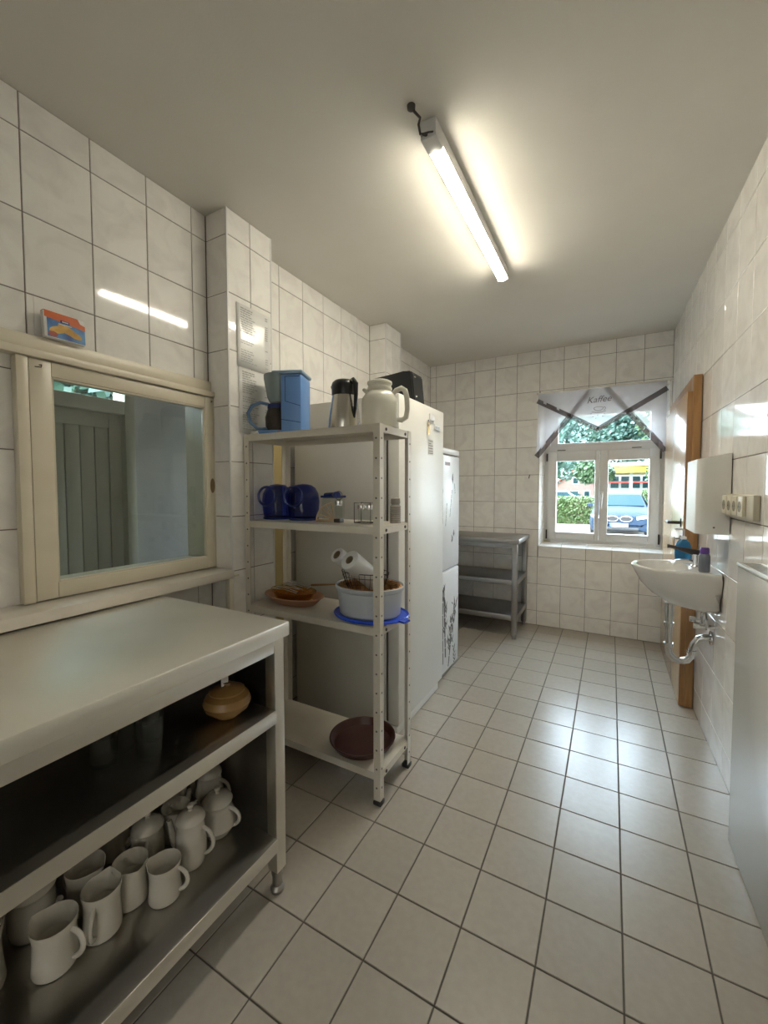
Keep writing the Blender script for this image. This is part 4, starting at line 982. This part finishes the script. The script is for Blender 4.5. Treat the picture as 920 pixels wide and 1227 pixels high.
# ------------------------------------------------------------------ outdoors
G = -.35
b = B(); box(b, -60, 60, YB+.33, 120, G-.2, G); gnd = setp(obj('ground', b, m_sand), kind='structure')
b = B(); box(b, -60, -2.95, -40, YB+.33, G-.2, G); setp(obj('ground_west', b, m_grass), kind='structure')
b = B(); box(b, -30, 60, 24, 60, G, G+.02); setp(obj('lawn', b, m_grass), kind='structure')
b = B(); box(b, -1.80, .75, YF-.4, YB+.33, C+.21, C+.6); setp(obj('ceiling_slab', b, m_cement), kind='structure')
def leafcloud(bm, fn, n, size, rnd):
    for _ in range(n):
        p = Vector(fn(rnd)); a = Vector((rnd.uniform(-1, 1), rnd.uniform(-1, 1), rnd.uniform(-1, 1))).normalized(); c = a.orthogonal().normalized(); d = a.cross(c); s = size*rnd.uniform(.6, 1.4)
        vs = [bm.verts.new(p+c*s), bm.verts.new(p+d*s*.55), bm.verts.new(p-c*s), bm.verts.new(p-d*s*.55)]; bm.faces.new(vs)
def hedge(label, x0, x1, y0, y1, z0, z1, n, m, size=.05, seed=1):
    t = thing('hedge', label, 'hedge', ((x0+x1)/2, (y0+y1)/2, z0)); rnd = random.Random(seed)
    a, c, h = (x1-x0)/2, (y1-y0)/2, z1-z0
    b = B(); box(b, -a+.08, a-.08, -c+.08, c-.08, 0, h-.08); obj('inner_branches', b, m_bark, t)
    def fn(r):
        k = r.random()
        if k < .62: return (r.uniform(-a, a), -c+r.uniform(-.05, .12), r.uniform(.04, h))
        if k < .92: return (r.uniform(-a, a), r.uniform(-c, c), h+r.uniform(-.12, .05)+.04*math.sin(9*r.random()))
        return (random.choice((-a, a)), r.uniform(-c, c), r.uniform(0, h))
    b = B(); leafcloud(b, fn, n, size, rnd); setp(obj('foliage', b, m, t, fin=False), kind='stuff')
def tree(label, x, y, h, cr_, n, m, seed, size=.16, trunk=.16, name='tree', zc=None):
    t = thing(name, label, 'tree', (x, y, G)); rnd = random.Random(seed)
    b = B(); tube(b, [(0, 0, 0), (.05, .05, h*.35), (-.05, .1, h*.7)], [trunk, trunk*.7, trunk*.3], 8)
    for k in range(5):
        a = k*1.3; tube(b, [(0, 0, h*.35+.1*k), (cr_*.35*math.cos(a), cr_*.35*math.sin(a), h*.55+.1*k), (cr_*.6*math.cos(a), cr_*.6*math.sin(a), h*.72)], [trunk*.4, trunk*.25, .02], 6)
    obj('trunk', b, m_bark, t)
    blobs = [(rnd.uniform(-.5, .5)*cr_, rnd.uniform(-.5, .5)*cr_, (zc or h*.62)+rnd.uniform(-.35, .35)*cr_*1.1, cr_*rnd.uniform(.35, .6)) for _ in range(12)]
    def fn(r):
        bx_, by_, bz_, br = r.choice(blobs); v = Vector((r.gauss(0, 1), r.gauss(0, 1), r.gauss(0, 1))).normalized()*br*(r.random()**.25)
        return (bx_+v.x, by_+v.y, max(.2, bz_+v.z))
    b = B(); leafcloud(b, fn, n, size, rnd); setp(obj('crown', b, m, t, fin=False), kind='stuff')
hedge('clipped green hedge beyond the left window pane, behind sandy ground', -5.5, -.75, 18.0, 19.2, G, .80, 9000, m_leafA, .06, 4)
hedge('green bushes at the right behind the dark car', 1.4, 4.2, 22.2, 23.2, G, 1.15, 5000, m_leafA, .07, 5)
tree('broad tree whose boughs hang in the upper right of the window', 4.0, 27.5, 8.4, 3.0, 9000, m_leafB, 11, .11, zc=3.6)
tree('dark green tree right of the pink house', -1.05, 30, 5.0, 1.3, 7000, m_leafB, 12, .14, zc=3.0)
tree('tall bluish tree in the left of the transom pane', -6.5, 38, 13, 4.6, 9000, m_leafC, 13, .24, zc=5.6)
tree('tall tree behind the filling station', 9.5, 54, 14, 7.5, 10000, m_leafB, 14, .34, zc=9)
tree('distant bluish tree behind the pink house', -8.5, 80, 18, 8.5, 9000, m_leafC, 15, .42, zc=9.5)
tree('tall bluish tree filling the middle of the transom pane', 1.2, 62, 15, 6.2, 11000, m_leafC, 18, .32, zc=8.8)
tree('low bushy tree at the far left behind the hedge', -5.2, 25, 4.5, 1.9, 5000, m_leafA, 16, .12, zc=2.4)
tree('rounded tree beyond the hall transom', -6.2, .3, 4.6, 1.9, 7000, m_leafC, 17, .09, zc=2.9)
setp(obj('yellow_wall', box(B(), -5.0, -4.8, .75, 1.9, G, 4.2), mat('ochre_render', (.70, .50, .16), .8)), 'pale yellow house wall seen through the hall transom', 'wall')
# pink house
hs = thing('pink_house', 'pink house with red gable roof beyond the hedge', 'house', (-3.4, 46, G))
b = B(); prism(b, [(-2.1, 0, 0), (2.1, 0, 0), (2.1, 0, 1.9), (0, 0, 3.4), (-2.1, 0, 1.9)], (0, 6, 0)); obj('walls', b, m_pink, hs)
b = B(); prism(b, [(-2.4, -.3, 1.75), (0, -.3, 3.5), (0, -.3, 3.7), (-2.55, -.3, 1.85)], (0, 6.6, 0)); prism(b, [(2.4, -.3, 1.75), (0, -.3, 3.5), (0, -.3, 3.7), (2.55, -.3, 1.85)], (0, 6.6, 0)); obj('roof', b, m_redroof, hs)
for x, z in ((-1.1, .6), (0, .6), (1.1, .6), (0, 2.0)):
    f = obj('window', box(B(), x-.32, x+.32, -.03, .02, z, z+.75, .01), m_white2, hs); obj('pane', box(B(), x-.25, x+.25, -.04, -.03, z+.08, z+.67), m_cargl, f)
# filling station
fsn = thing('filling_station', 'filling station with yellow canopy fascia and white shop behind the car', 'building', (2.2, 34, G))
obj('canopy', box(B(), -3.2, 2.0, -2, 4, 2.72, 3.20), m_yellow, fsn)
obj('canopy_top', box(B(), -3.3, 2.1, -2.1, 4.1, 3.20, 3.45), m_farwhite, fsn)
for x in (-2.9, -1.0, 1.6): obj('post', box(B(), x-.10, x+.10, -1.6, -1.4, 0, 2.72), m_farwhite, fsn)
obj('shop', box(B(), -3.4, 4.5, 5, 9, 0, 2.9), m_farwhite, fsn)
for i in range(9):
    for z in (1.62, 2.20): obj('shop_window', box(B(), -3.1+i*.8, -2.5+i*.8, 4.96, 5.0, z, z+.42), m_cargl, fsn)
obj('sign_band', box(B(), -3.4, 4.5, 4.9, 5, 2.06, 2.16), mat('red_sign_paint', (.6, .05, .04), .5), fsn)
setp(obj('orange_bench_row', box(B(), -.6, .9, 26, 26.6, G, .25, .05), mat('orange_paint', (.75, .35, .05), .5)), 'low orange barrier behind the dark car', 'barrier')
# cars
def car(label, loc, rz, m, plate=False):
    t = thing('car', label, 'car', loc, rz)
    # local: front toward -Y, x across
    secs = [  # y, half width, z bottom, z belt, z top, half top width
        (0.0, .62, .28, .50, .56, .55), (.06, .80, .22, .62, .70, .66), (.25, .87, .20, .72, .80, .70), (.7, .90, .20, .82, .90, .72), (1.25, .90, .20, .90, .98, .74),
        (1.85, .90, .20, .92, 1.36, .60), (2.3, .90, .20, .93, 1.44, .58), (3.1, .90, .20, .93, 1.43, .57), (3.8, .88, .22, .93, 1.15, .62), (4.3, .84, .28, .85, .92, .62), (4.45, .70, .35, .7, .75, .55)]
    b = B(); rr = []
    for y, hw, z0, zb, zt, ht in secs:
        rr.append([b.verts.new(p) for p in ((-hw*.93, y, z0), (-hw, y, z0+.15), (-hw, y, zb-.12), (-hw*.95, y, zb), (-ht, y, zt-.02), (-ht*.55, y, zt), (0, y, zt+.01), (ht*.55, y, zt), (ht, y, zt-.02), (hw*.95, y, zb), (hw, y, zb-.12), (hw, y, z0+.15), (hw*.93, y, z0))])
    for p, q in zip(rr, rr[1:]):
        for i in range(len(p)): b.faces.new((p[i], p[(i+1) % len(p)], q[(i+1) % len(p)], q[i]))
    b.faces.new(rr[0]); b.faces.new(rr[-1][::-1]); obj('body', b, m, t)
    b = B(); prism(b, [(-.70, 1.27, .99), (.70, 1.27, .99), (.565, 1.83, 1.355), (-.565, 1.83, 1.355)], (0, -.02, .02)); obj('windscreen', b, m_cargl, t)
    for s_ in (-1, 1):
        b = B(); prism(b, [(s_*.865, 1.42, .97), (s_*.865, 3.6, .97), (s_*.640, 3.2, 1.36), (s_*.640, 2.0, 1.37)], (s_*.02, 0, 0)); obj('side_window', b, m_cargl, t)
        b = B(); prism(b, [(s_*(.195+.160*math.cos(R(a))), -.02+.0*a, .615+.075*math.sin(R(a))) for a in range(0, 360, 24)], (0, .06, 0)); g_ = obj('grille', b, m_black, t)
        tube(b := B(), [(s_*(.195+.170*math.cos(R(a))), -.022, .615+.085*math.sin(R(a))) for a in range(0, 360, 20)], .016, 6, True); obj('chrome_surround', b, m_chrome, g_)
        b = B(); prism(b, [(s_*.50, .02, .60), (s_*.80, .10, .66), (s_*.86, .30, .72), (s_*.70, .16, .74), (s_*.48, .06, .68)], (0, -.04, .0)); obj('headlight', b, m_chrome, t)
        b = B(); cbox(b, (s_*.98, 1.45, 1.0), (.18, .10, .13), .03); obj('wing_mirror', b, m, t)
        for y in (.85, 3.55):
            b = B(); lathe(b, [(0, -.1), (.20, -.1), (.30, -.09), (.32, -.05), (.32, .05), (.30, .09), (.20, .1), (0, .1)], 24); bmesh.ops.transform(b, matrix=Matrix.Translation((s_*.80, y, .32)) @ Matrix.Rotation(PI/2, 4, 'Y'), verts=b.verts[:]); obj('wheel', b, m_rubber, t)
    b = B(); box(b, -.55, .55, -.015, .03, .24, .34, .01); obj('lower_grille', b, m_black, t)
    if plate:
        p_ = obj('number_plate', box(B(), -.26, .26, -.045, -.020, .36, .47, .004), m_white2, t)
        text('plate_print', 'S-LK 702', .105, m_ink, p_, mt((.02, -.047, .378), (1, 0, 0), (0, 0, 1)), 0, .001)
        obj('plate_band', box(B(), -.258, -.215, -.0465, -.045, .362, .468), m_bluelid, p_)
    return t
car('dark blue-grey saloon car parked facing the right window pane', (.19, 13.1, G), R(-3), m_carblue, True)
car('pale car parked across the street beyond the hedge', (-.5, 27.2, G), R(78), m_carwhite)
car('silver car parked behind the dark saloon car', (1.9, 19.2, G), R(-60), m_carwhite)
